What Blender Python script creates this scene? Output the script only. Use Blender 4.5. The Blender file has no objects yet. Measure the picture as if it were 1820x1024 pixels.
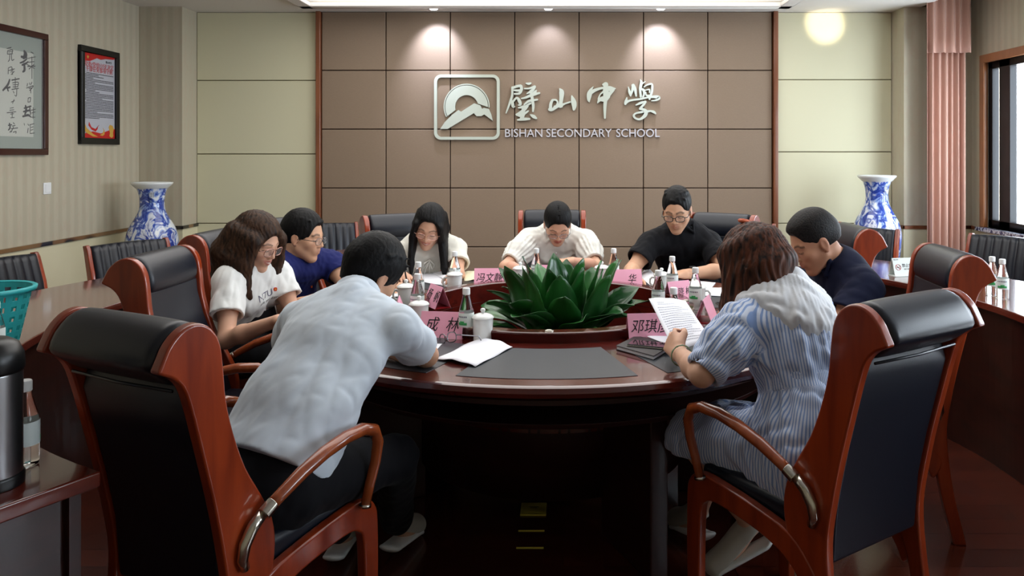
import bpy, bmesh, math, random
import numpy as np
from mathutils import Vector, Matrix
from mathutils.bvhtree import BVHTree
SC = bpy.context.scene
COL = SC.collection
rnd = random.Random(7)
PI = math.pi
R = math.radians

# ------------------------------------------------------------------ camera, world, light, exposure
# level camera 1.45 m above the floor, looking along +Y; the lens is shifted down and left
camd = bpy.data.cameras.new('camera')
cam = bpy.data.objects.new('camera', camd)
COL.objects.link(cam)
cam.location = (0, 0, 1.45)
cam.rotation_euler = (R(90), 0, 0)
camd.sensor_width = 36
camd.lens = 1400 / 1820 * 36
camd.shift_x = -90 / 1820
camd.shift_y = -240 / 1820
camd.clip_start = .05
SC.camera = cam

def P(px, py, d):
    """world point seen at a photo position, d metres into the room"""
    return Vector(((px - 1000) * d / 1400, d, 1.45 - (py - 272) * d / 1400))

wd = bpy.data.worlds.new('sky')
SC.world = wd
wd.use_nodes = True
bg = wd.node_tree.nodes['Background']
bg.inputs[0].default_value = (.80, .90, 1, 1)
bg.inputs[1].default_value = 11.0
SC.view_settings.view_transform = 'Standard'
SC.view_settings.look = 'None'
SC.view_settings.exposure = 0.35
SC.view_settings.gamma = 1
SC.view_settings.use_curve_mapping = False

RX0, RX1, RY0, RY1, CZ = -3.82, 3.70, -1.6, 7.40, 2.77
WINS = [(5.00, 6.90), (2.3, 4.2), (.2, 1.7)]
WZ0, WZ1 = .80, 2.25
def light(name, kind, loc, rot, energy, col, **kw):
    d = bpy.data.lights.new(name, kind)
    d.energy = energy
    d.color = col
    for k, v in kw.items(): setattr(d, k, v)
    o = bpy.data.objects.new(name, d)
    o.location = loc
    o.rotation_euler = rot
    COL.objects.link(o)
    return o
for (a, b) in WINS:      # portals: they only guide the sampling of the sky through the panes
    pl = light('window_daylight', 'AREA', (RX1 + .20, (a + b) / 2, (WZ0 + WZ1) / 2), (0, R(90), 0), 10, (1, 1, 1),
               shape='RECTANGLE', size=WZ1 - WZ0, size_y=b - a)
    pl.data.cycles.is_portal = True
for x, e in ((-1.17, 190), (-.13, 60), (.89, 170)):
    light('downlight_beam', 'SPOT', (x, 7.08, CZ - .02), (R(36), 0, 0), e * .28, (.72, .78, 1), spot_size=R(76), spot_blend=.8, shadow_soft_size=.03)
# sunlight thrown up onto the wall by something shiny near the window
gl = light('sun_glint', 'SPOT', (3.1, 3.0, 1.0), (0, 0, 0), 1300, (1, .86, .62), spot_size=R(5.2), spot_blend=.7, shadow_soft_size=.02)
gl.rotation_euler = (Vector((2.46, 7.37, 2.66)) - gl.location).to_track_quat('-Z', 'Y').to_euler()

# ------------------------------------------------------------------ materials
def lin(c):
    return tuple((v / 255 / 12.92) if v <= 10 else ((v / 255 + .055) / 1.055) ** 2.4 for v in c) + (1,)

class Mat:
    def __init__(s, name, col=(200, 200, 200), rough=.5, metal=0, coat=0, spec=.5, trans=0, ior=1.45, sheen=0, sss=0, alpha=1):
        s.m = bpy.data.materials.new(name)
        s.m.use_nodes = True
        s.t = s.m.node_tree
        s.b = s.t.nodes['Principled BSDF']
        i = s.b.inputs
        i['Base Color'].default_value = lin(col)
        i['Roughness'].default_value = rough
        i['Metallic'].default_value = metal
        i['Coat Weight'].default_value = coat
        i['Coat Roughness'].default_value = .08
        i['Specular IOR Level'].default_value = spec
        i['Transmission Weight'].default_value = trans
        i['IOR'].default_value = ior
        i['Sheen Weight'].default_value = sheen
        i['Alpha'].default_value = alpha
        if sss:
            i['Subsurface Weight'].default_value = sss
            i['Subsurface Radius'].default_value = (.02, .008, .004)
            i['Subsurface Scale'].default_value = .5
    def n(s, kind, **kw):
        nd = s.t.nodes.new(kind)
        for k, v in kw.items():
            if k.startswith('i_'): nd.inputs[k[2:].replace('_', ' ')].default_value = v
            else: setattr(nd, k, v)
        return nd
    def l(s, a, b): s.t.links.new(a, b)
    def coord(s, scale=(1, 1, 1), rot=(0, 0, 0), src='Object'):
        tc = s.n('ShaderNodeTexCoord')
        mp = s.n('ShaderNodeMapping')
        mp.inputs['Scale'].default_value = scale
        mp.inputs['Rotation'].default_value = rot
        s.l(tc.outputs[src], mp.inputs[0])
        return mp.outputs[0]
    def noise(s, scale, stretch=(1, 1, 1), detail=4, dist=0, src='Object'):
        nz = s.n('ShaderNodeTexNoise')
        nz.inputs['Scale'].default_value = scale
        nz.inputs['Detail'].default_value = detail
        nz.inputs['Distortion'].default_value = dist
        s.l(s.coord(stretch, src=src), nz.inputs['Vector'])
        return nz.outputs['Fac']
    def ramp(s, fac, stops):
        r = s.n('ShaderNodeValToRGB')
        e = r.color_ramp.elements
        while len(e) < len(stops): e.new(.5)
        for el, (p, c) in zip(e, stops):
            el.position = p
            el.color = lin(c) if len(c) == 3 else c
        s.l(fac, r.inputs[0])
        return r.outputs[0]
    def color(s, out): s.l(out, s.b.inputs['Base Color']); return s
    def bump(s, fac, strength=.3, dist=.005):
        b = s.n('ShaderNodeBump')
        b.inputs['Strength'].default_value = strength
        b.inputs['Distance'].default_value = dist
        s.l(fac, b.inputs['Height'])
        s.l(b.outputs[0], s.b.inputs['Normal'])
        return s

def wood(name, a, b, rough=.25, coat=.6, stretch=(3, 3, .4), scale=6):
    m = Mat(name, a, rough, coat=coat)
    m.color(m.ramp(m.noise(scale, stretch, 6, .6), [(.3, a), (.7, b)]))
    return m.m
def plain(name, col, rough=.5, **kw): return Mat(name, col, rough, **kw).m

M = {}
M['cherry'] = wood('cherry_wood', (116, 38, 15), (156, 60, 24), .28, .6)
M['cherry_arm'] = wood('cherry_arm_wood', (128, 56, 26), (164, 82, 40), .25, .8)
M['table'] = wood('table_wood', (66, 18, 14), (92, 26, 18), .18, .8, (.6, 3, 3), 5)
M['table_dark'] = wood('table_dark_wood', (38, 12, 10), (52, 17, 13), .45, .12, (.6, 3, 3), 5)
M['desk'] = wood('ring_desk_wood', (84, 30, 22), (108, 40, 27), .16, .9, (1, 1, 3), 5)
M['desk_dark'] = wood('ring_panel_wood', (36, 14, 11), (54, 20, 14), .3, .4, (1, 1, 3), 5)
m = Mat('leather', (15, 20, 32), .36, spec=.55); m.bump(m.noise(260, detail=3), .12, .001); M['leather'] = m.m
m = Mat('desk_pad', (50, 55, 61), .42); m.bump(m.noise(300), .15, .001); M['pad'] = m.m
M['chrome'] = plain('chrome', (200, 196, 185), .2, metal=1)
M['white'] = plain('white_porcelain', (235, 238, 236), .12, coat=.5)
M['cap'] = plain('white_plastic', (238, 240, 240), .35)
M['paper'] = plain('paper', (240, 242, 250), .7)
M['ink'] = plain('ink', (22, 20, 24), .6)
M['greyink'] = plain('grey_ink', (110, 110, 128), .6)
M['pink'] = plain('pink_card', (246, 174, 200), .55)
M['redcard'] = plain('red_card', (150, 20, 30), .5)
M['bottle'] = plain('clear_bottle', (255, 255, 255), .03, trans=1, ior=1.3)
m = Mat('bottle_label', (225, 235, 232), .4)
M['label'] = m.m
M['green'] = plain('label_green', (60, 165, 95), .5)
M['teal'] = plain('teal_plastic', (52, 172, 176), .4)
M['steel'] = plain('brushed_steel', (175, 175, 178), .28, metal=1)
M['black'] = plain('black_plastic', (14, 14, 15), .35)
M['brass'] = plain('brass', (222, 206, 84), .45, metal=.1)
M['dial'] = plain('brass_plate_print', (90, 80, 25), .4, metal=.5)
M['sign'] = plain('sign_white', (215, 222, 218), .45)
M['signred'] = plain('sign_red', (185, 40, 45), .5)
M['posterred'] = plain('poster_red', (190, 32, 30), .5)
M['gold'] = plain('poster_gold', (205, 160, 70), .5)
M['posterbg'] = plain('poster_paper', (186, 188, 198), .35)
M['redwood'] = plain('frame_redwood', (58, 14, 14), .3, coat=.4)
M['mount'] = plain('mount_board', (142, 152, 142), .7)
M['xuan'] = plain('scroll_paper', (190, 192, 182), .7)
M['glasspane'] = Mat('picture_glass', (255, 255, 255), .02, alpha=.06).m
M['emblem'] = plain('emblem_pale_metal', (196, 204, 192), .35, metal=.15)
M['letter'] = plain('letter_white', (205, 204, 210), .35, metal=.1)
M['lampglass'] = plain('lamp', (250, 250, 250), .5)
# walls
def wallpaper(name, rx, along):
    m = Mat(name, (196, 186, 160), .75)
    w = m.n('ShaderNodeTexWave', wave_type='BANDS', bands_direction='X' if along == 'x' else 'Y')
    w.inputs['Scale'].default_value = 3.2
    w.inputs['Distortion'].default_value = 0
    m.l(m.coord(), w.inputs['Vector'])
    st = m.ramp(w.outputs['Fac'], [(.2, (182, 174, 153)), (.8, (191, 183, 162))])
    bl = m.noise(9, (3, 3, 1.2), 2)
    mx = m.n('ShaderNodeMix', data_type='RGBA')
    mx.inputs['B'].default_value = lin((186, 160, 140)) if False else lin((186, 160, 140))
    sg = m.ramp(bl, [(.52, (0, 0, 0)), (.6, (120, 120, 120))])
    m.l(sg, mx.inputs['Factor']); m.l(st, mx.inputs['A'])
    for i in mx.inputs:
        if i.name == 'B' and i.type == 'RGBA': i.default_value = lin((186, 160, 140))
        if i.name == 'A' and i.type == 'RGBA': m.l(st, i)
    for o in mx.outputs:
        if o.type == 'RGBA': m.color(o)
    m.bump(m.noise(120), .08, .002)
    return m.m
M['paper_y'] = wallpaper('wallpaper_side', 0, 'y')
M['paper_x'] = wallpaper('wallpaper_column', 0, 'x')
m = Mat('wainscot', (206, 200, 158), .5); m.color(m.ramp(m.noise(1.5, detail=2), [(.3, (208, 200, 166)), (.7, (220, 213, 182))])); M['wainscot'] = m.m
m = Mat('cream_panel', (215, 211, 180), .62); m.bump(m.noise(200), .05, .001); M['cream'] = m.m
M['groove'] = plain('panel_groove', (120, 108, 80), .7)
m = Mat('taupe_cloth', (150, 128, 112), .6); m.color(m.ramp(m.noise(60, (1, 1, 30), 3), [(.3, (130, 111, 93)), (.7, (144, 124, 104))])); m.bump(m.noise(400), .1, .001); M['taupe'] = m.m
M['taupe_gap'] = plain('taupe_gap', (52, 30, 20), .7)
M['ceil'] = plain('ceiling_paint', (226, 222, 216), .8)
m = Mat('rail_stone', (90, 60, 40), .25, coat=.5); m.color(m.ramp(m.noise(2.2, detail=1), [(.44, (28, 22, 24)), (.47, (120, 88, 56)), (.58, (128, 92, 58)), (.62, (30, 24, 28))])); M['rail'] = m.m
M['rail_brown'] = wood('rail_brown', (110, 62, 38), (140, 84, 54), .3, .5)
m = Mat('sill_marble', (120, 120, 150), .15, coat=.5); m.color(m.ramp(m.noise(22, detail=3), [(.4, (30, 36, 80)), (.5, (200, 205, 215)), (.62, (50, 55, 90))])); M['sill'] = m.m
m = Mat('floor_boards', (64, 26, 18), .2, coat=.3)
br = m.n('ShaderNodeTexBrick')
br.inputs['Scale'].default_value = 1
br.inputs['Brick Width'].default_value = 1.2
br.inputs['Row Height'].default_value = .12
br.inputs['Mortar Size'].default_value = .002
br.inputs['Color1'].default_value = lin((62, 24, 15)); br.inputs['Color2'].default_value = lin((84, 34, 21)); br.inputs['Mortar'].default_value = lin((25, 10, 8))
m.l(m.coord(), br.inputs['Vector']); m.color(br.outputs['Color']); M['floor'] = m.m
m = Mat('curtain_cloth', (188, 146, 130), .85, sheen=.2); m.bump(m.noise(200), .1, .001); M['curtain'] = m.m
M['alu'] = plain('black_aluminium', (16, 17, 20), .35, metal=.3)
M['winwood'] = wood('window_casing_wood', (140, 88, 52), (162, 106, 66), .35, .4)
# thin clear glazing
gm = bpy.data.materials.new('window_glass'); gm.use_nodes = True
nt = gm.node_tree; nt.nodes.remove(nt.nodes['Principled BSDF'])
tr = nt.nodes.new('ShaderNodeBsdfTransparent'); gs = nt.nodes.new('ShaderNodeBsdfGlossy'); gs.inputs['Roughness'].default_value = .02
ms = nt.nodes.new('ShaderNodeMixShader'); ms.inputs[0].default_value = .06
nt.links.new(tr.outputs[0], ms.inputs[1]); nt.links.new(gs.outputs[0], ms.inputs[2]); nt.links.new(ms.outputs[0], nt.nodes['Material Output'].inputs[0])
M['glass'] = gm
# luminous ceiling
m = Mat('light_diffuser', (255, 255, 255), .5); m.b.inputs['Emission Color'].default_value = (1, .98, .94, 1); m.b.inputs['Emission Strength'].default_value = 1.8; M['diffuser'] = m.m
m = Mat('downlight_lens', (255, 255, 255), .5); m.b.inputs['Emission Color'].default_value = (.9, .93, 1, 1); m.b.inputs['Emission Strength'].default_value = 9; M['lens'] = m.m
m = Mat('vase_glaze', (232, 236, 240), .12, coat=.6)
f = m.noise(11, (1, 1, .8), 7, .7)
m.color(m.ramp(f, [(.40, (226, 231, 238)), (.46, (120, 150, 215)), (.50, (28, 48, 140)), (.55, (70, 100, 190)), (.60, (225, 230, 238)), (.68, (40, 62, 150))]))
M['vase'] = m.m
M['vase_white'] = plain('vase_white', (228, 232, 232), .12, coat=.6)
m = Mat('leaf', (22, 78, 32), .3, coat=.3); m.color(m.ramp(m.noise(5, detail=2), [(.3, (12, 54, 22)), (.7, (44, 112, 46))])); m.bump(m.noise(60, (6, 6, 1)), .2, .002); M['leaf'] = m.m
M['stem'] = plain('leaf_stem', (60, 110, 50), .4)
M['pot'] = plain('plant_pot', (30, 24, 22), .5)
M['soil'] = plain('soil', (30, 20, 14), .9)
# people
def skin(name, c, lip=(178, 92, 86)):
    m = Mat(name, c, .5, spec=.35, sss=.12)
    at = m.n('ShaderNodeAttribute', attribute_name='tint')
    sp = m.n('ShaderNodeSeparateColor'); m.l(at.outputs['Color'], sp.inputs[0])
    mx = m.n('ShaderNodeMixRGB'); mx.inputs[1].default_value = lin(c); mx.inputs[2].default_value = lin(lip)
    m.l(sp.outputs[0], mx.inputs[0])
    m2 = m.n('ShaderNodeMixRGB'); m2.inputs[2].default_value = lin((38, 26, 22)); m.l(mx.outputs[0], m2.inputs[1]); m.l(sp.outputs[1], m2.inputs[0])
    m3 = m.n('ShaderNodeMixRGB'); m3.inputs[2].default_value = lin((235, 228, 218)); m.l(m2.outputs[0], m3.inputs[1]); m.l(sp.outputs[2], m3.inputs[0])
    m.color(m3.outputs[0]); m.bump(m.noise(180), .06, .001)
    return m.m
M['skin_pale'] = skin('skin_pale', (214, 168, 142))
M['skin_mid'] = skin('skin_mid', (206, 160, 130), (172, 104, 90))
M['skin_tan'] = skin('skin_tan', (190, 138, 108), (160, 92, 78))
def hair(name, a, b, stretch=(26, 26, 2.5)):
    m = Mat(name, a, .55, spec=.22)
    f = m.noise(5, stretch, 4, .4)
    m.color(m.ramp(f, [(.35, a), (.7, b)])); m.bump(f, .6, .004)
    return m.m
M['hair_black'] = hair('hair_black', (5, 5, 6), (16, 15, 17))
M['hair_short'] = hair('hair_short_black', (6, 6, 7), (18, 17, 18), (14, 14, 8))
M['hair_grey'] = hair('hair_cropped', (14, 12, 12), (36, 31, 29), (30, 30, 30))
M['hair_brown'] = hair('hair_brown', (30, 19, 13), (72, 48, 32), (16, 16, 2.5))
M['hair_chestnut'] = hair('hair_chestnut', (24, 15, 12), (98, 54, 34), (16, 16, 2.0))
def cloth(name, c, c2=None, rough=.8, sheen=.2, wrinkle=.25):
    m = Mat(name, c, rough, sheen=sheen, spec=.25)
    if c2: m.color(m.ramp(m.noise(5, detail=2), [(.35, c), (.65, c2)]))
    m.bump(m.noise(6, (1, 1, .6), 2, .2), wrinkle, .02)
    return m.m
M['shirt_blue'] = cloth('pale_blue_shirt_cloth', (214, 224, 234), (208, 219, 231), wrinkle=.35)
M['tee_white'] = cloth('white_tee_cloth', (226, 228, 226))
M['blouse'] = cloth('white_blouse_cloth', (226, 226, 220))
M['blouse2'] = cloth('cream_blouse_cloth', (222, 220, 210))
M['polo_navy'] = cloth('royal_navy_polo_cloth', (18, 26, 84), sheen=.04, wrinkle=.35)
M['polo_black'] = cloth('black_polo_cloth', (9, 10, 16), sheen=.03, wrinkle=.35)
M['polo_dark'] = cloth('dark_navy_polo_cloth', (11, 17, 44), sheen=.03, wrinkle=.35)
M['trousers'] = cloth('dark_trouser_cloth', (12, 13, 19), sheen=.03)
M['lace'] = cloth('white_lace', (220, 222, 226), wrinkle=.2)
M['shoe_white'] = plain('white_shoe', (190, 186, 176), .6)
M['shoe_black'] = plain('black_shoe', (18, 17, 17), .35)
M['jade'] = plain('jade', (130, 160, 125), .25, coat=.3)
m = Mat('striped_dress_cloth', (150, 175, 215), .8, sheen=.2)
at = m.n('ShaderNodeAttribute', attribute_name='stripe')
w1 = m.n('ShaderNodeMath', operation='SINE'); w0 = m.n('ShaderNodeMath', operation='MULTIPLY'); w0.inputs[1].default_value = 1
m.l(at.outputs['Fac'], w0.inputs[0]); m.l(w0.outputs[0], w1.inputs[0])
m.color(m.ramp(w1.outputs[0], [(.0, (212, 221, 240)), (.45, (132, 160, 210))])); m.bump(m.noise(8, (1, 1, .4), 2, .2), .3, .02)
M['stripe'] = m.m
M['badge_red'] = plain('enamel_red', (200, 30, 25), .3)
M['badge_gold'] = plain('enamel_gold', (205, 165, 60), .3, metal=.6)
M['lensglass'] = Mat('spectacle_lens', (255, 255, 255), .02, alpha=.10).m
M['wire'] = plain('spectacle_wire', (120, 118, 122), .25, metal=1)
M['rosegold'] = plain('spectacle_rose_wire', (190, 150, 140), .25, metal=1)

# ------------------------------------------------------------------ object helpers
def tag(o, label=None, cat=None, group=None, kind=None):
    if label: o['label'] = label
    if cat: o['category'] = cat
    if group: o['group'] = group
    if kind: o['kind'] = kind
    return o
def empty(name, loc=(0, 0, 0), rz=0, label=None, cat=None, group=None):
    o = bpy.data.objects.new(name, None)
    COL.objects.link(o)
    o.location = loc
    o.rotation_euler = (0, 0, rz)
    o.empty_display_size = .05
    return tag(o, label, cat, group)
def mesh_obj(name, me, mat, parent=None, smooth=True):
    o = bpy.data.objects.new(name, me)
    COL.objects.link(o)
    if mat is not None and not me.materials:
        for x in (mat if isinstance(mat, (list, tuple)) else [mat]): me.materials.append(x)
    if parent: o.parent = parent
    if smooth:
        me.polygons.foreach_set('use_smooth', [True] * len(me.polygons))
    return o
def copy_tree(o, parent=None):
    c = o.copy()
    COL.objects.link(c)
    if parent: c.parent = parent
    for ch in list(o.children): copy_tree(ch, c)
    return c

class MB:
    """collects shapes of ONE part"""
    def __init__(s): s.v = []; s.f = []; s.mi = []; s.cur = 0
    def add(s, vs, fs, T=None):
        n = len(s.v)
        s.v += [tuple(T @ Vector(v)) if T else tuple(v) for v in vs]
        s.f += [tuple(i + n for i in f) for f in fs]
        s.mi += [s.cur] * len(fs)
        return s
    def box(s, c, d, T=None):
        x, y, z = [k / 2 for k in d]
        vs = [(c[0] + i * x, c[1] + j * y, c[2] + k * z) for i in (-1, 1) for j in (-1, 1) for k in (-1, 1)]
        return s.add(vs, [(0, 1, 3, 2), (4, 6, 7, 5), (0, 4, 5, 1), (2, 3, 7, 6), (0, 2, 6, 4), (1, 5, 7, 3)], T)
    def b2(s, a, b, T=None): return s.box([(i + j) / 2 for i, j in zip(a, b)], [abs(j - i) for i, j in zip(a, b)], T)
    def prism(s, pts, t0, t1, axis='z', T=None):
        n = len(pts)
        def mk(p, t):
            return (p[0], p[1], t) if axis == 'z' else ((t, p[0], p[1]) if axis == 'x' else (p[0], t, p[1]))
        vs = [mk(p, t0) for p in pts] + [mk(p, t1) for p in pts]
        fs = [tuple(range(n))[::-1], tuple(range(n, 2 * n))] + [(i, (i + 1) % n, n + (i + 1) % n, n + i) for i in range(n)]
        return s.add(vs, fs, T)
    def tube(s, pts, rad, n=10, flat=1, side=None, cap=True, T=None):
        pts = [Vector(p) for p in pts]
        if not isinstance(rad, (list, tuple)): rad = [rad] * len(pts)
        vs = []; fs = []
        up = Vector(side) if side else None
        for i, p in enumerate(pts):
            t = (pts[min(i + 1, len(pts) - 1)] - pts[max(i - 1, 0)]).normalized()
            if up is None: up = t.orthogonal().normalized()
            a = (up - t * up.dot(t)).normalized(); b = t.cross(a)
            if not side: up = a
            for k in range(n):
                w = 2 * PI * k / n
                vs.append(p + (a * math.cos(w) + b * math.sin(w) * flat) * rad[i])
        for i in range(len(pts) - 1):
            for k in range(n):
                fs.append((i * n + k, i * n + (k + 1) % n, (i + 1) * n + (k + 1) % n, (i + 1) * n + k))
        if cap: fs += [tuple(range(n))[::-1], tuple(range((len(pts) - 1) * n, len(pts) * n))]
        return s.add(vs, fs, T)
    def lathe(s, prof, n=32, T=None, a0=0, a1=2 * PI, close=True):
        full = abs(a1 - a0 - 2 * PI) < 1e-6
        m = n if full else n + 1
        vs = []; fs = []
        for (r, z) in prof:
            for k in range(m):
                w = a0 + (a1 - a0) * k / n
                vs.append((r * math.cos(w), r * math.sin(w), z))
        q = len(prof)
        for i in range(q - 1):
            for k in range(n):
                k2 = (k + 1) % m
                fs.append((i * m + k, i * m + k2, (i + 1) * m + k2, (i + 1) * m + k))
        return s.add(vs, fs, T)
    def ringsec(s, r0, r1, z0, z1, a0, a1, n=48, T=None):
        """solid annular sector"""
        full = abs(a1 - a0 - 2 * PI) < 1e-6
        m = n if full else n + 1
        vs = []
        for k in range(m):
            w = a0 + (a1 - a0) * k / n
            c, q = math.cos(w), math.sin(w)
            vs += [(r0 * c, r0 * q, z0), (r1 * c, r1 * q, z0), (r1 * c, r1 * q, z1), (r0 * c, r0 * q, z1)]
        fs = []
        for k in range(n):
            a, b = k * 4, ((k + 1) % m) * 4
            for j in range(4):
                fs.append((a + j, a + (j + 1) % 4, b + (j + 1) % 4, b + j))
        if not full: fs += [(3, 2, 1, 0), (n * 4, n * 4 + 1, n * 4 + 2, n * 4 + 3)]
        return s.add(vs, fs, T)
    def sphere(s, c, r, n=12, T=None):
        if not isinstance(r, (list, tuple)): r = (r, r, r)
        vs = []; fs = []
        for i in range(n + 1):
            t = PI * i / n
            for k in range(2 * n):
                w = PI * k / n
                vs.append((c[0] + r[0] * math.sin(t) * math.cos(w), c[1] + r[1] * math.sin(t) * math.sin(w), c[2] + r[2] * math.cos(t)))
        for i in range(n):
            for k in range(2 * n):
                fs.append((i * 2 * n + k, (i + 1) * 2 * n + k, (i + 1) * 2 * n + (k + 1) % (2 * n), i * 2 * n + (k + 1) % (2 * n)))
        return s.add(vs, fs, T)
    def build(s, name, mat, parent=None, smooth=False, bevel=0, seg=2, loc=None, solid=0):
        me = bpy.data.meshes.new(name)
        me.from_pydata(s.v, [], s.f)
        bm = bmesh.new(); bm.from_mesh(me)
        bmesh.ops.remove_doubles(bm, verts=bm.verts, dist=1e-6)
        if not solid: bmesh.ops.recalc_face_normals(bm, faces=bm.faces)
        bm.to_mesh(me); bm.free()
        mats = mat if isinstance(mat, (list, tuple)) else [mat]
        for x in mats: me.materials.append(x)
        if len(mats) > 1 and len(me.polygons) == len(s.mi):
            me.polygons.foreach_set('material_index', s.mi)
        o = mesh_obj(name, me, None, parent, False)
        if smooth: me.polygons.foreach_set('use_smooth', [True] * len(me.polygons))
        if solid:
            md = o.modifiers.new('thickness', 'SOLIDIFY'); md.thickness = solid; md.offset = 0
        if bevel:
            md = o.modifiers.new('bevel', 'BEVEL'); md.width = bevel; md.segments = seg; md.limit_method = 'ANGLE'; md.angle_limit = R(40)
            me.polygons.foreach_set('use_smooth', [True] * len(me.polygons))
            wn = o.modifiers.new('normals', 'WEIGHTED_NORMAL'); wn.keep_sharp = True
        if loc: o.location = loc
        return o

def text_mesh(body, size, ext=.001, sx=1, shear=0):
    c = bpy.data.curves.new('lettering', 'FONT')
    c.body = body; c.size = size; c.extrude = ext; c.align_x = 'CENTER'; c.align_y = 'CENTER'; c.shear = shear; c.resolution_u = 3
    o = bpy.data.objects.new('lettering', c); COL.objects.link(o)
    bpy.context.view_layer.update()
    me = bpy.data.meshes.new_from_object(o.evaluated_get(bpy.context.evaluated_depsgraph_get()))
    COL.objects.unlink(o); bpy.data.objects.remove(o)
    if sx != 1:
        for v in me.vertices: v.co.x *= sx
    me.materials.clear()
    return me
def text(name, body, size, mat, parent, T, ext=.001, sx=1, shear=0):
    me = text_mesh(body, size, ext, sx, shear)
    o = mesh_obj(name, me, mat, parent, False)
    o.matrix_local = T
    return o
def frame(o, x, y, z):
    """matrix from origin and axes"""
    m = Matrix.Identity(4)
    for i, a in enumerate((x, y, z)):
        a = Vector(a).normalized()
        for j in range(3): m[j][i] = a[j]
    for j in range(3): m[j][3] = o[j]
    return m
def ribbon(mb, pts, k, t0, t1, T):
    """brush stroke: variable width ribbon with round ends, extruded; pts (x, y, width)"""
    # catmull-rom resample
    P3 = [Vector(p) for p in pts]
    Q = []
    ext = [P3[0] * 2 - P3[1]] + P3 + [P3[-1] * 2 - P3[-2]]
    for i in range(1, len(ext) - 2):
        for j in range(5):
            t = j / 5
            a, b, c, d = ext[i - 1], ext[i], ext[i + 1], ext[i + 2]
            Q.append(.5 * ((2 * b) + (c - a) * t + (2 * a - 5 * b + 4 * c - d) * t * t + (3 * b - a - 3 * c + d) * t ** 3))
    Q.append(P3[-1])
    L = []; Rr = []
    for i, q in enumerate(Q):
        t = (Q[min(i + 1, len(Q) - 1)] - Q[max(i - 1, 0)]); t.z = 0
        t = t.normalized() if t.length > 1e-6 else Vector((1, 0, 0))
        nn = Vector((-t.y, t.x, 0)); w = max(q.z, 4) / 2
        if i == 0: L.append(q - t * w * .7 + nn * w * .3); Rr.append(q - t * w * .7 - nn * w * .3)
        L.append(q + nn * w); Rr.append(q - nn * w)
        if i == len(Q) - 1: L.append(q + t * w * .7 + nn * w * .3); Rr.append(q + t * w * .7 - nn * w * .3)
    n = len(L)
    vs = [(p.x * k, -p.y * k, t0) for p in L] + [(p.x * k, -p.y * k, t0) for p in Rr] + [(p.x * k, -p.y * k, t1) for p in L] + [(p.x * k, -p.y * k, t1) for p in Rr]
    fs = []
    for i in range(n - 1):
        fs += [(i, i + 1, n + i + 1, n + i), (2 * n + i, 3 * n + i, 3 * n + i + 1, 2 * n + i + 1), (i, 2 * n + i, 2 * n + i + 1, i + 1), (n + i, n + i + 1, 3 * n + i + 1, 3 * n + i)]
    fs += [(0, n, 3 * n, 2 * n), (n - 1, 3 * n - 1, 4 * n - 1, 2 * n - 1)]
    mb.add(vs, fs, T)

# ------------------------------------------------------------------ the room
def S(name, mb, mat, **kw): return tag(mb.build(name, mat, **kw), kind='structure')
S('floor', MB().b2((RX0 - .1, RY0 - .1, -.1), (RX1 + .2, RY1 + .1, 0)), M['floor'])
# ceiling: dropped slab with a lit tray and a curtain cove along the window wall
TX0, TX1, TY0, TY1 = -2.27, 1.97, 2.4, 7.0
c = MB()
c.b2((RX0 - .1, TY1, CZ), (3.22, RY1 + .1, CZ + .1)).b2((RX0 - .1, RY0 - .1, CZ), (3.22, TY0, CZ + .1))
c.b2((RX0 - .1, TY0, CZ), (TX0, TY1, CZ + .1)).b2((TX1, TY0, CZ), (3.22, TY1, CZ + .1))
c.b2((RX0 - .1, RY0 - .1, CZ + .25), (RX1 + .2, RY1 + .1, CZ + .35)).b2((3.22, RY0 - .1, CZ), (3.24, RY1, CZ + .26))
S('ceiling', c, M['ceil'])
c = MB()
for a, b in (((TX0 - .05, TY1 - .1), (TX1 + .05, TY1 + .02)), ((TX0 - .05, TY0), (TX0 + .06, TY1 + .02)), ((TX1 - .06, TY0), (TX1 + .05, TY1 + .02))):
    c.b2((a[0], a[1], CZ - .035), (b[0], b[1], CZ))
S('trim_1', c, M['ceil'], bevel=.006)
lp = empty('ceiling_light_panel', (-.15, 4.7, CZ), 0, 'large white luminous panel set in the ceiling tray above the table', 'ceiling light')
MB().b2((TX0 + .06, TY0 + .06, CZ + .02), (TX1 - .06, TY1 - .1, CZ + .04)).build('diffuser', M['diffuser'], lp).location = (.15, -4.7, -CZ)
names = {-1.17: 'round recessed downlight in ceiling edge above the left of the emblem', -.13: 'round recessed downlight in ceiling edge between the other two', .89: 'round recessed downlight in ceiling edge above the last brush character'}
for x in (-1.17, -.13, .89):
    t = empty('downlight', (x, 7.14, CZ), 0, names[x], 'downlight', 'downlights along the back wall')
    MB().lathe([(.055, 0), (.055, -.008), (.04, -.012), (.038, -.004)], 24).build('trim_ring', M['chrome'], t, smooth=True)
    MB().lathe([(0, -.003), (.038, -.003), (.038, -.014), (.028, -.022), (0, -.024)], 24).build('lens', M['lens'], t)
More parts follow.
